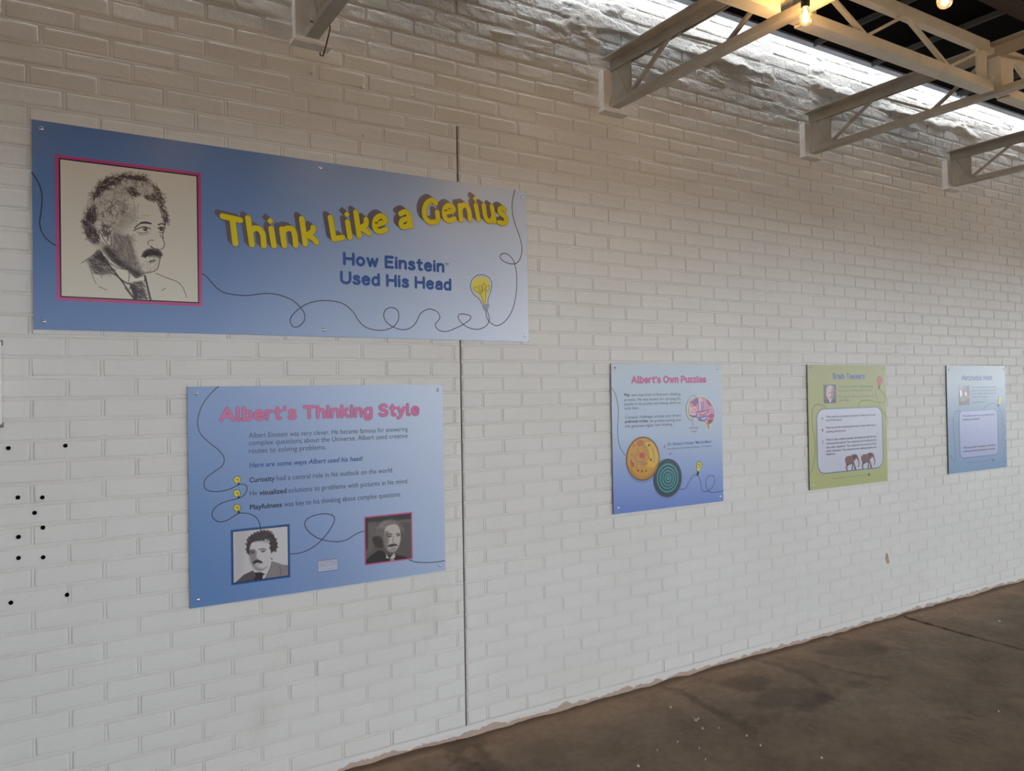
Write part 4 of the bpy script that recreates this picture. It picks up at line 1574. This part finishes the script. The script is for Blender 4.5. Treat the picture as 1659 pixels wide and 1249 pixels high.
R.poly([(780, 650), (782, 570), (800, 480), (850, 410), (930, 375), (1010, 352), (1080, 358), (1150, 398), (1192, 470), (1214, 555), (1190, 622), (1150, 645), (1128, 660), (1116, 580), (1110, 505), (1080, 462), (1000, 482), (930, 492), (862, 512), (832, 560), (822, 620), (826, 690), (800, 672)], (58, 48, 52), .014, 1, 4, .18, 40)
rnd = random.Random(9)
R.scribble([(780, 650), (800, 480), (930, 370), (1080, 350), (1210, 550), (1150, 650), (1110, 500), (930, 490), (830, 560)], 160, .07, swirl, 2.5, .008, (84, 72, 76), .5, rnd)
for (ax, ay) in [(785, 600), (784, 540), (800, 480), (825, 440), (850, 408), (890, 385), (935, 370), (985, 350), (1030, 346), (1080, 352), (1125, 372), (1165, 405), (1195, 460), (1212, 520), (1212, 580), (1190, 625), (860, 505), (940, 486), (1020, 478), (1085, 462), (1112, 520), (1120, 590)]:
    for _ in range(4):
        bx_, by_ = ax + rnd.gauss(0, 8), ay + rnd.gauss(0, 8)
        th_ = rnd.random() * 6.28
        R.line([(bx_, by_), (bx_ + 10 * math.cos(th_), by_ + 10 * math.sin(th_)), (bx_ + 11 * math.cos(th_ + 1.2), by_ + 11 * math.sin(th_ + 1.2))], .014, (60, 50, 54), .8)
R.line([(832, 640), (862, 626), (898, 630)], .020, (70, 60, 62), .85)
R.line([(955, 614), (1000, 602), (1055, 610)], .020, (80, 70, 72), .85)
R.ell((866, 656), 26, 12, (60, 52, 54), .5, .9)
R.ell((1012, 640), 28, 11, (70, 62, 64), .5, .9)
R.line([(975, 632), (1015, 622), (1052, 636)], .008, (60, 52, 54), .8)
R.poly([(900, 640), (925, 650), (920, 720), (945, 748), (905, 752), (885, 740)], (140, 132, 132), .018, .8)
R.line([(892, 748), (920, 756), (952, 746)], .010, (84, 74, 76), .8)
R.poly([(868, 800), (895, 765), (935, 760), (975, 768), (1008, 796), (990, 806), (935, 800), (885, 816)], (58, 48, 50), .012)
R.line([(895, 826), (930, 832), (965, 822)], .012, (110, 98, 100), .8)
R.line([(1132, 735), (1140, 752)], .018, (80, 70, 72), .8)
R.poly([(600, 1095), (660, 1045), (740, 968), (872, 908), (892, 940), (905, 1000), (885, 1060), (600, 1110)], (84, 76, 78), .010, 1, 0, .25, 70)
R.poly([(1140, 778), (1220, 800), (1290, 826), (1375, 836), (1380, 1000), (1010, 1050), (1052, 1000), (1112, 882)], (136, 128, 130), .010, 1, 0, .2, 80)
R.line([(1140, 780), (1110, 880), (1050, 1000), (1012, 1040)], .010, (80, 72, 74), .8)
R.line([(1250, 850), (1270, 940), (1240, 1000)], .012, (92, 84, 86), .7)
R.poly([(888, 938), (985, 934), (1045, 962), (1010, 978), (1005, 1045), (878, 1055), (905, 990)], (46, 38, 42), .012, 1, 0)
ph = p1.raster('photo', R, rc, label='grey photo of a dark haired young man with a moustache')
fr.parent = ph
# photo of an older man
p1.view(*VW)
rc = p1.rect((993, 754), (1235, 727), (1238, 963), (994, 1001))
p1.frame(rc, .0055, I_PINK)
fr = p1.flush('photo_frame', 'pink printed border')
p1.view((500, 810), 7.213)
R = Raster(150, 150, (98, 90, 86), mapper(p1, rc))
R.poly([(660, 190), (1210, 140), (1210, 215), (660, 265)], (62, 55, 53), .02, .9, 0)
R.poly([(660, 200), (692, 198), (692, 580), (660, 580)], (52, 50, 47), .012, .9, 0)
R.poly([(1060, 240), (1195, 225), (1195, 260), (1070, 262)], (122, 114, 110), .02, .5, 0)
R.poly([(700, 280), (780, 270), (760, 560), (690, 660)], (116, 108, 103), .05, .6, 0)
R.poly([(755, 430), (790, 340), (830, 270), (930, 228), (1040, 246), (1092, 305), (1118, 365), (1095, 380), (1070, 330), (1020, 285), (932, 292), (885, 340), (872, 430), (860, 560), (805, 548), (760, 500)], (116, 107, 102), .022, 1, 4, .3, 26)
R.poly([(755, 430), (830, 430), (862, 470), (862, 560), (800, 548), (760, 500)], (58, 52, 50), .03, .85)
R.scribble([(780, 350), (850, 255), (1000, 235), (1100, 330), (1020, 290), (880, 350)], 110, .09, swirl, 1.5, .008, (158, 149, 143), .6, rnd)
R.scribble([(745, 440), (830, 430), (870, 480), (862, 560), (790, 556), (748, 510)], 70, .06, swirl, 2.2, .012, (60, 53, 51), .7, rnd)
R.poly([(890, 340), (930, 298), (1018, 286), (1062, 335), (1074, 420), (1066, 500), (1030, 580), (985, 612), (930, 600), (898, 540), (878, 450)], (196, 185, 178), .014)
R.poly([(880, 380), (930, 370), (935, 460), (925, 560), (950, 608), (900, 560), (872, 470)], (124, 114, 108), .035, .85)
R.poly([(930, 590), (985, 560), (1035, 570), (985, 614)], (140, 130, 124), .03, .7)
R.line([(915, 408), (945, 394), (975, 404)], .022, (74, 66, 62), .85)
R.line([(1020, 398), (1045, 390), (1066, 402)], .020, (74, 66, 62), .85)
R.ell((946, 424), 22, 11, (70, 62, 60), .5, .85)
R.ell((1045, 414), 18, 10, (70, 62, 60), .5, .85)
R.line([(992, 425), (984, 465), (982, 492), (1005, 500)], .018, (126, 116, 110), .8)
R.poly([(918, 545), (945, 522), (985, 512), (1025, 516), (1042, 534), (1010, 534), (975, 544)], (60, 52, 50), .014)
R.line([(960, 560), (995, 556), (1020, 550)], .012, (118, 106, 102), .8)
R.poly([(655, 712), (740, 640), (820, 585), (880, 598), (905, 650), (1000, 640), (1100, 655), (1215, 690), (1215, 720), (655, 790)], (50, 44, 44), .014, 1, 0)
R.poly([(900, 600), (985, 618), (1000, 640), (930, 650)], (92, 84, 80), .02, .8, 0)
R.poly([(906, 632), (942, 682), (905, 682)], (200, 192, 188), .008, 1, 0)
R.poly([(945, 682), (1002, 616), (1012, 668), (985, 690)], (206, 198, 194), .008, 1, 0)
R.poly([(950, 690), (1000, 690), (1010, 712), (960, 720)], (170, 162, 158), .010, 1, 0)
ph = p1.raster('photo', R, rc, label='dark photo of an older man in a suit')
fr.parent = ph
# small maker's plate
p1.view(*VW)
q = [(741, 982), (843, 969), (844, 1028), (741, 1041)]
p1.poly(q, ink((196, 200, 218), 'ink_plate'))
p1.lay = 2
p1.stroke(q, .0016, I_TEXT, 0, True)
I_LOGO = ink((150, 150, 172), 'ink_logo')
p1.text('EINSTEIN', (749, 1018), (837, 1007), 27, I_LOGO, -.004)
p1.text('THE COLLECTION OF', (754, 989), (830, 980), 6, I_LOGO)
p1.text('USED HIS HEAD', (754, 1031), (832, 1021), 6, I_LOGO)
p1.flush('logo_plate', 'small pale grey plate with outlined capitals')
p1.screws([(92, 90), (1377, 73), (100, 1189), (1388, 1005)])

# ================================================================== second info panel
p2 = Panel('info_panel', 'pale blue panel with a brain drawing and two round maze puzzles, right of the joint',
           [(988.6, 588.7), (1168, 590.6), (995, 832.8), (1172.1, 812.2)], GRP,
           (.05, .95, 0, [(0, (112, 138, 206)), (.22, (142, 164, 216)), (.52, (180, 196, 218)), (1.0, (188, 200, 210))]))
VW = ((980, 570), 4.624)
p2.view(*VW)
p2.stroke([(48, 270), (75, 310), (95, 390), (100, 480), (95, 560), (97, 640), (115, 720), (152, 777)], .0028, I_CORD)
p2.flush('cord_line')
p2.stroke([(552, 1030), (600, 1025), (630, 975), (665, 925), (700, 930), (718, 985), (722, 1030), (750, 1048), (790, 1030), (818, 985), (820, 940), (795, 925), (765, 940), (755, 990), (770, 1035), (800, 1053), (845, 1050), (886, 1040)], .0028, I_CORD)
p2.flush('cord_line')
p2.rounded("Albert's Own Puzzles", (197, 237), (759, 232), 58, .0100, I_PINKD, .0098)
p2.lay = 2
p2.rounded("Albert's Own Puzzles", (197, 237), (759, 232), 58, .0076, I_PINK, .0098)
p2.flush('title', 'pink title lettering')
p2.text('Play', (145, 332), (188, 331), 21, I_DARK, .02)
p2.text("was important to Einstein's thinking", (197, 331), (565, 326), 21, I_TEXT)
p2.text('process. He was known for carrying his', (145, 367), (566, 360), 21, I_TEXT)
p2.text('puzzles in his pocket and inviting others to', (147, 399), (567, 391), 21, I_TEXT)
p2.text('solve them.', (147, 432), (255, 430), 21, I_TEXT)
p2.flush('paragraph')
p2.text("Complex challenges activate your brain's", (150, 498), (570, 487), 21, I_TEXT)
p2.text('prefrontal cortex,', (150, 530), (325, 527), 21, I_DARK, .02)
p2.text('the problem-solving area', (335, 526), (569, 520), 21, I_TEXT)
p2.text('that generates higher level thinking.', (150, 564), (507, 555), 21, I_TEXT)
p2.flush('paragraph')
p2.text("Dr. Einstein's Pocket \"Marble Maze\"", (470, 701), (804, 681), 20, I_BLUE, .012, .22)
p2.text('See them at the Historical Society of Princeton.', (470, 731), (804, 711), 13, I_TEXT)
p2.flush('caption', 'blue slanted caption with a small line under it')
p2.text('Prefrontal', (632, 577), (698, 574), 13, I_PINKD, .012)
p2.text('cortex', (645, 602), (688, 600), 13, I_PINKD, .012)
p2.flush('caption', 'small plum caption under the brain')
p2.poly([(437, 710), (452, 692), (449, 710), (453, 728)], I_PINK)
p2.flush('arrow_mark', 'small pink pointer')
p2.poly([(474, 755), (490, 760), (506, 753), (491, 776)], I_PINK)
p2.flush('arrow_mark', 'small pink pointer')
# brain
p2.view((1095, 620), 15.61)
q = [p2.L(*z) for z in [(280, 310), (1000, 310), (1000, 1190), (280, 1190)]]
rc = p2.rect((225, 310), (1000, 310), (1000, 1190), (225, 1190))
OUT = [(355, 540), (345, 500), (400, 440), (480, 395), (560, 378), (660, 375), (760, 410), (840, 480), (900, 570), (945, 680), (965, 790), (945, 920), (900, 1000), (830, 1040), (760, 1010), (690, 985), (600, 970), (540, 920), (520, 870), (440, 875), (370, 850), (325, 780), (318, 690), (335, 600)]
I_GLOW = ink((206, 210, 186), 'ink_halo')
p2.poly([(300, 520), (400, 390), (520, 345), (680, 335), (800, 390), (900, 490), (970, 640), (1000, 800), (985, 950), (900, 1050), (880, 1180), (800, 1180), (740, 1050), (600, 1010), (520, 930), (420, 925), (330, 880), (280, 780), (275, 640)], I_GLOW, 4)
p2.lay = 2
p2.poly([(760, 1020), (790, 1110), (815, 1165), (855, 1165), (850, 1090), (830, 1030)], ink((190, 150, 130), 'ink_stem'), 3)
p2.poly(OUT, ink((212, 158, 184), 'ink_brain'), 4)
p2.lay = 3
BL = [ink((96, 110, 180), 'ink_br_blue'), ink((178, 92, 140), 'ink_br_rose'), ink((120, 72, 120), 'ink_br_plum'), ink((230, 190, 204), 'ink_br_pale'), ink((150, 84, 80), 'ink_br_red')]
for pts_, k in (([(470, 420), (540, 400), (560, 440), (530, 540), (480, 480)], 0), ([(380, 500), (450, 440), (500, 500), (510, 570), (440, 560)], 1), ([(340, 600), (440, 580), (500, 640), (510, 760), (440, 830), (350, 790)], 3), ([(350, 810), (440, 830), (510, 830), (500, 870), (420, 870)], 0),
                ([(580, 400), (640, 390), (650, 700), (590, 720)], 3), ([(560, 880), (650, 850), (780, 830), (790, 900), (720, 960), (600, 960)], 0), ([(620, 900), (700, 880), (770, 860), (760, 900), (680, 930)], 3), ([(760, 430), (840, 490), (890, 590), (820, 560), (770, 490)], 1), ([(800, 840), (900, 780), (955, 800), (930, 890), (850, 900)], 1),
                ([(800, 950), (880, 920), (930, 940), (890, 1010), (830, 1035)], 4)):
    p2.poly(pts_, BL[k], 4)
p2.lay = 4
for pts_, k, w_ in (([(530, 740), (620, 735), (720, 705), (820, 690)], 2, .005), ([(530, 740), (515, 820), (540, 900)], 2, .004), ([(550, 420), (560, 560), (570, 710)], 2, .003), ([(625, 480), (640, 600), (630, 710)], 0, .006), ([(690, 480), (690, 600), (670, 700)], 0, .004), ([(750, 560), (760, 640)], 1, .003), ([(820, 560), (830, 660)], 1, .003),
                    ([(590, 800), (680, 820), (760, 770), (830, 720)], 1, .005), ([(400, 640), (440, 680), (420, 760)], 1, .003), ([(470, 650), (490, 720), (450, 780)], 1, .004), ([(380, 700), (400, 780)], 2, .003), ([(520, 560), (440, 590), (380, 600)], 4, .004), ([(860, 640), (900, 720), (880, 800)], 1, .003)):
    p2.stroke(pts_, w_, BL[k])
p2.stroke(OUT, .0022, ink((128, 96, 110), 'ink_br_edge'), 4, True)
p2.stroke([(520, 372), (480, 328), (420, 322), (350, 380), (290, 480), (255, 600), (250, 700), (265, 800), (300, 890), (350, 930), (410, 932), (455, 905)], .0024, ink((140, 116, 120), 'ink_loop'))
p2.stroke([(402, 935), (420, 1000), (435, 1080)], .0024, ink((140, 116, 120), 'ink_loop'))
p2.flush('brain_drawing', 'pink and violet drawing of a brain in profile')
# round mazes
p2.view((1005, 695), 10.41)
c0 = p2.L(380, 500)
rr = (abs(p2.L(668, 500)[0] - p2.L(92, 500)[0]) / 2 + abs(p2.L(380, 130)[1] - p2.L(380, 868)[1]) / 2) / 2
p2.disc(c0 + np.array((0, -.010)), rr * 1.02, ink((126, 146, 196), 'ink_shade'), 40)
p2.lay = 2
p2.disc(c0, rr, ink((128, 88, 48), 'ink_rim'), 40)
p2.lay = 3
p2.disc(c0, rr * .93, ink((206, 154, 62), 'ink_amber'), 40)
p2.lay = 4
I_RED, I_OCH, I_BRN, I_GRY = ink((206, 92, 60), 'ink_red'), ink((218, 178, 64), 'ink_ochre'), ink((120, 72, 40), 'ink_brown'), ink((150, 128, 110), 'ink_greyb')
p2.poly([(400, 230), (520, 220), (620, 380), (640, 520), (560, 640), (430, 620), (480, 500), (470, 330)], I_OCH, 4)
p2.poly([(290, 200), (370, 190), (380, 250), (320, 300), (280, 260)], ink((196, 110, 66), 'ink_rust'), 4)
p2.poly([(310, 430), (360, 395), (410, 420), (400, 490), (340, 490)], I_RED, 4)
p2.poly([(170, 560), (230, 570), (220, 640), (180, 620)], ink((180, 96, 80), 'ink_rose_b'), 4)
p2.lay = 5
for pts_ in ([(390, 300), (400, 230), (440, 205), (490, 210)], [(390, 300), (400, 380)], [(285, 330), (300, 400), (260, 440), (245, 500), (280, 560), (270, 680)], [(170, 430), (220, 440)], [(430, 300), (450, 420), (510, 520)], [(300, 560), (400, 540), (410, 500)], [(340, 640), (360, 560)], [(520, 300), (560, 420), (560, 560)]):
    p2.stroke(pts_, .004, I_GRY)
for a, b, r_, m_ in ((218, 275, .006, I_RED), (480, 273, .0065, I_BRN), (292, 700, .006, I_BRN), (360, 712, .006, I_BRN), (428, 703, .005, I_BRN), (510, 520, .006, I_BRN), (178, 535, .007, I_GRY), (385, 590, .006, I_GRY), (432, 585, .006, I_RED), (352, 450, .006, I_MAG), (205, 580, .005, I_MAG)):
    p2.disc(p2.L(a, b), r_, m_, 10)
for k in range(26):
    an = math.radians(200 + k * 5.6)
    p2.strokeL([c0 + np.array((math.cos(an), math.sin(an))) * rr * .80, c0 + np.array((math.cos(an), math.sin(an))) * rr * .92], .0022, I_BRN, caps=False)
p2.flush('maze_disc', 'amber round maze with dark rim')
c1 = p2.L(795, 825)
r1 = (abs(p2.L(1038, 825)[0] - p2.L(552, 825)[0]) / 2 + abs(p2.L(795, 502)[1] - p2.L(795, 1150)[1]) / 2) / 2
p2.disc(c1 + np.array((0, -.010)), r1 * 1.02, ink((120, 140, 194), 'ink_shade2'), 40)
p2.lay = 2
# behind the amber disc: clipped crescent would peek, so keep it in the same layer order
T1, T2, T3 = ink((64, 72, 88), 'ink_slate'), ink((36, 78, 88), 'ink_teal_dark'), ink((84, 150, 150), 'ink_teal')


def clipped(rad, m, lay, n=48):
    p2.lay = lay
    P = []
    for k in range(n):
        an = k * 2 * math.pi / n
        q_ = c1 + np.array((math.cos(an), math.sin(an))) * rad
        dv = q_ - c0
        if np.hypot(*dv) < rr:
            q_ = c0 + dv / np.hypot(*dv) * rr
        P.append(q_)
    p2.polyL(P, m)


clipped(r1, T1, 2)
clipped(r1 * .86, T2, 3)
lay = 4
for k in (.76, .58, .42, .26, .12):
    clipped(r1 * k, T3, lay)
    clipped(r1 * (k - .09), T2, lay + 1)
    lay += 2
p2.lay = lay
p2.disc(c1, r1 * .09, T3, 14)
p2.flush('maze_disc', 'teal round maze of concentric rings')
p2.view(*VW)
mini_bulb(p2, (705, 848), .0165, (692, 928), I_BULBY)
p2.flush('bulb_drawing')
p2.screws([(77, 122), (842, 124), (100, 1168), (863, 1083)])

# ================================================================== third info panel
p3 = Panel('info_panel', 'lime green panel with two elephants in a white box, third along the wall',
           [(1307.2, 590.4), (1434.2, 592.4), (1312.7, 794.3), (1438.5, 778.9)], GRP,
           (.0, 1.0, 0, [(0, (184, 188, 132)), (1.0, (180, 182, 136))]), spec=.15)
p3.view((1290, 575), 10.37)
D = 1244.4
I_OLIVE = ink((110, 112, 56), 'ink_olive')
I_GREYG = ink((112, 128, 124), 'ink_sage')
p3.stroke([(1340, 572), (1335, 640), (1370, 760), (1410, 880), (1470, 980), (1532, 1075)], .0034, I_OLIVE)
p3.flush('cord_line')
p3.stroke([(1400, 575), (1460, 640), (1500, 730), (1480, 800), (1400, 800), (1300, 780), (1180, 760), (1090, 775), (1050, 820), (1035, 880)], .0034, I_OLIVE)
p3.flush('cord_line')
p3.stroke([(515, 902), (440, 850), (360, 830), (300, 870), (265, 960), (262, 1080), (275, D), (305, D + 130), (318, D + 270), (310, D + 450), (285, D + 600), (238, D + 745)], .0034, I_OLIVE)
p3.flush('cord_line')
p3.rounded('Brain Teasers', (615, 412), (1150, 406), 104, .0082, I_BLUE)
p3.flush('title', 'blue title lettering')
rc = p3.rect((340, 908), (1438, 878), (1458, D + 650), (360, D + 748))


def rbox(x0, x1, z0, z1, r_):
    out = []
    for cx, cz, a0 in ((x1 - r_, z1 - r_, 0), (x0 + r_, z1 - r_, 90), (x0 + r_, z0 + r_, 180), (x1 - r_, z0 + r_, 270)):
        for k in range(9):
            an = math.radians(a0 + k * 11.25)
            out.append(np.array((cx + r_ * math.cos(an), cz + r_ * math.sin(an))))
    return out


I_EDGE = ink((92, 122, 160), 'ink_box_edge')
P = rbox(*rc, .062)
p3.polyL(P, ink((196, 198, 212), 'ink_box'))
p3.lay = 2
p3.strokeL(P, .006, I_EDGE, True)
p3.flush('text_box', 'white rounded box with a blue outline')
p3.text('Dr. Einstein excelled at', (710, 552), (1050, 547), 40, I_GREYG)
p3.text('lateral thinking,', (1068, 547), (1292, 544), 40, I_GREYG, .02)
p3.text('also known as "thinking outside the box".', (710, 616), (1285, 608), 40, I_GREYG)
p3.flush('paragraph')
p3.text('See if you can figure out the answers to', (712, 718), (1300, 704), 40, I_GREYG)
p3.text('these riddles:', (715, 780), (893, 775), 40, I_GREYG)
p3.flush('paragraph')
p3.lay = 3
for i_, (s_, l, r_) in enumerate((('What word has six letters, but leaves 12 when you remove', (495, 1052), (1330, 1022)), ('one of the letters?', (500, 1112), (768, 1104)),
                  ('How can you be standing behind your sister when she is', (497, 1232), (1335, 1195)), ('standing behind you?', (500, D + 58), (828, D + 44)),
                  ('What is the smallest number of elephants that fits the', (500, D + 190), (1340, D + 145)), ('following description? Two elephants are walking behind', (503, D + 252), (1345, D + 205)),
                  ('two other elephants. Two elephants are in front of two', (503, D + 318), (1345, D + 266)), ('other elephants. Two elephants are walking beside two', (503, D + 382), (1345, D + 322)), ('elephants.', (505, D + 440), (655, D + 432)))):
    p3.lay = 3
    p3.text(s_, l, r_, 36, I_TEXT)
    if i_ in (1, 3, 8):
        c_, l2, r2 = ('A', (425, 1085), (450, 1084)) if i_ == 1 else ('B', (428, D + 40), (450, D + 39)) if i_ == 3 else ('C', (430, D + 240), (455, D + 239))
        p3.text(c_, l2, r2, 42, I_TEXT, .02)
        p3.flush('question_text')
p3.lay = 1
p3.text('You can find the answers at the end of this exhibit', (598, D + 836), (1187, D + 783), 22, ink((70, 120, 140), 'ink_tealtext'))
p3.flush('footer_text', 'thin teal footer line')
p3.poly([(1205, D + 738), (1243, D + 762), (1210, D + 798)], I_BLUE)
p3.flush('arrow_mark')
mini_bulb(p3, (1404, 425), .0225, (1385, 572), ink((206, 40, 84), 'ink_crimson'))
p3.flush('bulb_drawing', 'crimson bulb doodle')
I_EL, I_EL2 = ink((118, 78, 74), 'ink_elephant'), ink((84, 54, 54), 'ink_elephant_dark')
EL = [(820, 500), (835, 470), (870, 452), (910, 450), (935, 432), (965, 425), (1000, 425), (1025, 445), (1040, 490), (1054, 540), (1055, 590), (1045, 635), (1030, 640), (1040, 600), (1040, 560), (1028, 520), (1010, 500), (985, 525), (965, 540), (975, 580), (995, 640), (1003, 685), (978, 685), (965, 630), (955, 590), (948, 640), (948, 690), (928, 690), (932, 620), (930, 580), (905, 590), (870, 610), (852, 640), (862, 700), (842, 700), (838, 650), (828, 672), (822, 660), (836, 625), (838, 580), (822, 545)]
for dx, dy in ((0, 0), (268, -28)):
    p3.lay = 3
    p3.poly([(a + dx, D + b + dy) for a, b in EL], I_EL, 2)
    p3.lay = 4
    p3.poly([(a + dx, D + b + dy) for a, b in [(955, 440), (985, 445), (1000, 470), (985, 510), (965, 515), (950, 480)]], I_EL2, 3)
    p3.poly([(a + dx, D + b + dy) for a, b in [(838, 560), (870, 590), (905, 580), (935, 560), (930, 582), (905, 592), (870, 612), (850, 620)]], I_EL2, 3)
    p3.stroke([(a + dx, D + b + dy) for a, b in [(985, 500), (1005, 505), (1012, 515)]], .003, I_PALE)
    p3.flush('elephant_drawing', 'brown walking elephant')
rc = p3.rect((460, 497), (662, 497), (674, 808), (470, 812))
R = Raster(60, 80, (74, 68, 84), mapper(p3, rc))
R.poly([(500, 640), (515, 560), (560, 525), (610, 540), (625, 600), (615, 700), (580, 780), (545, 760), (510, 700)], (196, 160, 158), .03)
R.poly([(500, 590), (520, 530), (570, 510), (620, 535), (632, 600), (610, 560), (560, 545), (520, 570)], (176, 170, 176), .03)
R.line([(545, 640), (570, 635)], .05, (90, 66, 70), .7)
R.line([(590, 630), (612, 628)], .05, (90, 66, 70), .7)
R.line([(560, 712), (600, 706)], .05, (70, 50, 56), .8)
R.poly([(590, 560), (628, 560), (620, 720), (585, 740)], (130, 92, 96), .05, .6)
R.poly([(465, 760), (530, 740), (570, 800), (610, 745), (680, 760), (680, 820), (465, 820)], (46, 42, 54), .02, 1, 0)
R.poly([(548, 770), (585, 770), (570, 808)], (210, 200, 205), .02, 1, 0)
p3.raster('photo', R, rc, label='small photo of a white haired man')
p3.screws([(240, 230), (1455, 243), (285, D + 945), (1500, D + 813)])

# ================================================================== fourth info panel
p4 = Panel('info_panel', 'pale blue panel with a lilac box, furthest right on the wall',
           [(1532.9, 592.5), (1628.4, 593), (1537.5, 767.9), (1631.1, 756.9)], GRP,
           (.0, 1.0, 0, [(0, (150, 176, 204)), (.6, (172, 190, 206)), (1.0, (170, 178, 182))]), rough=.16, spec=.12)
p4.view((1500, 580), 10.41)
D = 1041.0
I_SL = ink((96, 110, 136), 'ink_slateline')
I_FAINT = ink((108, 112, 140), 'ink_fainttext')
p4.stroke([(585, 897), (530, 895), (480, 940), (455, 1060), (455, D + 0), (462, D + 60), (470, D + 250), (490, D + 450), (502, D + 640), (485, D + 720), (440, D + 660), (400, D + 590)], .0034, I_SL)
p4.flush('cord_line')
p4.stroke([(970, 862), (1030, 800), (1110, 765), (1180, 780), (1215, 812), (1260, 880), (1290, 980), (1285, 1100), (1310, 1145), (1345, 1175), (1340, 1230), (1295, D + 260), (1300, D + 330), (1350, D + 370), (1355, D + 420), (1315, D + 520), (1300, D + 640), (1310, D + 700), (1360, D + 705)], .0034, I_SL)
p4.flush('cord_line')
p4.rounded('Matchstick Math', (607, 380), (1116, 377), 92, .0084, ink((62, 80, 140), 'ink_title_slate'))
p4.flush('title', 'slate blue title lettering')
rc = p4.rect((560, 892), (1205, 868), (1217, D + 592), (575, D + 645))
P = rbox(*rc, .045)
p4.polyL(P, ink((164, 170, 206), 'ink_lilac'))
p4.lay = 2
p4.strokeL(P, .008, ink((112, 136, 188), 'ink_lilac_edge'), True)
p4.flush('text_box', 'lilac rounded box')
for s_, l, r_ in (('There is a mathematics to solving', (765, 508), (1183, 502)), ('puzzles. The trick is to imagine what', (765, 562), (1183, 556)), ('shapes change with moving only', (765, 612), (1185, 605)), ('the sticks in the puzzle.', (768, 668), (1045, 663)), ('Try solving this one!', (772, 757), (990, 752))):
    p4.text(s_, l, r_, 30, I_FAINT)
p4.flush('paragraph')
p4.lay = 3
for s_, l, r_, bd in (('This equation is not true, can you make it true by', (615, 990), (1160, 965), 0), ('moving one match?', (615, 1052), (905, 1038), .01), ('Think very carefully! This equation is solved when', (625, D + 484), (1170, D + 440), .012), ('you have only moved one matchstick to a new place.', (625, D + 548), (1170, D + 496), .012)):
    p4.lay = 3
    p4.text(s_, l, r_, 32, I_TEXT, bd)
    if s_[0] in 'my':
        p4.flush('question_text')
p4.lay = 1
p4.text('You can find the answers at the end of this exhibit', (690, D + 728), (1112, D + 688), 20, ink((84, 116, 160), 'ink_foot'))
p4.flush('footer_text', 'thin blue footer line')
p4.lay = 3
I_ROSE = ink((172, 152, 192), 'ink_rose')
for a, b, c, d_ in ((645, 90, 650, 140), (645, 230, 690, 205), (700, 225, 740, 250), (720, 190, 760, 235), (830, 190, 870, 175), (1065, 180, 1070, 235), (1045, 215, 1085, 205), (640, 360, 675, 350), (1050, 350, 1095, 340), (1060, 320, 1065, 365), (930, 200, 980, 190)):
    p4.stroke([(a, D + b), (c, D + d_)], .004, I_ROSE, 0)
p4.flush('matchstick_drawing', 'faint rose matchsticks')
p4.poly([(1125, D + 655), (1153, D + 676), (1127, D + 703)], I_BLUE)
p4.flush('arrow_mark')
mini_bulb(p4, (1248, 700), .0215, (1217, 826), I_BULBY)
p4.flush('bulb_drawing')
rc = p4.rect((547, 466), (728, 461), (738, 790), (566, 798))
R = Raster(56, 80, (120, 100, 98), mapper(p4, rc))
R.poly([(550, 470), (640, 468), (600, 560), (555, 560)], (156, 140, 138), .05)
R.poly([(570, 560), (590, 545), (608, 600), (600, 660), (580, 640)], (226, 222, 224), .03)
R.poly([(655, 580), (680, 570), (690, 610), (670, 650), (655, 620)], (214, 208, 210), .03)
R.poly([(600, 660), (650, 640), (640, 720), (600, 720)], (160, 128, 122), .05)
R.poly([(560, 720), (640, 740), (735, 680), (735, 800), (560, 800)], (82, 62, 62), .04, .9)
R.poly([(690, 480), (730, 470), (735, 640), (700, 600)], (86, 66, 68), .05, .8)
R.line([(610, 690), (640, 640), (660, 640)], .05, (70, 52, 54), .6)
R.line([(640, 480), (655, 560)], .06, (90, 72, 74), .6)
p4.raster('photo', R, rc, label='small brown photo')
p4.screws([(383, 195), (1315, 190), (430, D + 858), (1335, D + 770)])

# ------------------------------------------------------------------ edge of a white sign box at the far left
a, b = at_y(.5, 553, -.02), at_y(3.2, 688, -.02)
root = empty('sign_box', (b.x, 0, b.z), 'edge of a white sign box cut by the left border of the photo', 'sign')
hb = a.z - b.z
MB().box(-.42, 0, -.028, -.004, 0, hb, bev=.003).build('box_body', mat('white_plastic', (.72, .71, .69), .4), root)
for z in (-.004, hb - .006):  # dark blocks standing in for the shadow at the box corners
    MB().box(-.3, .004, -.018, 0, z - .006, z + .010).build('corner_shade', mat('shade_grey', (.22, .20, .18), .6), root)
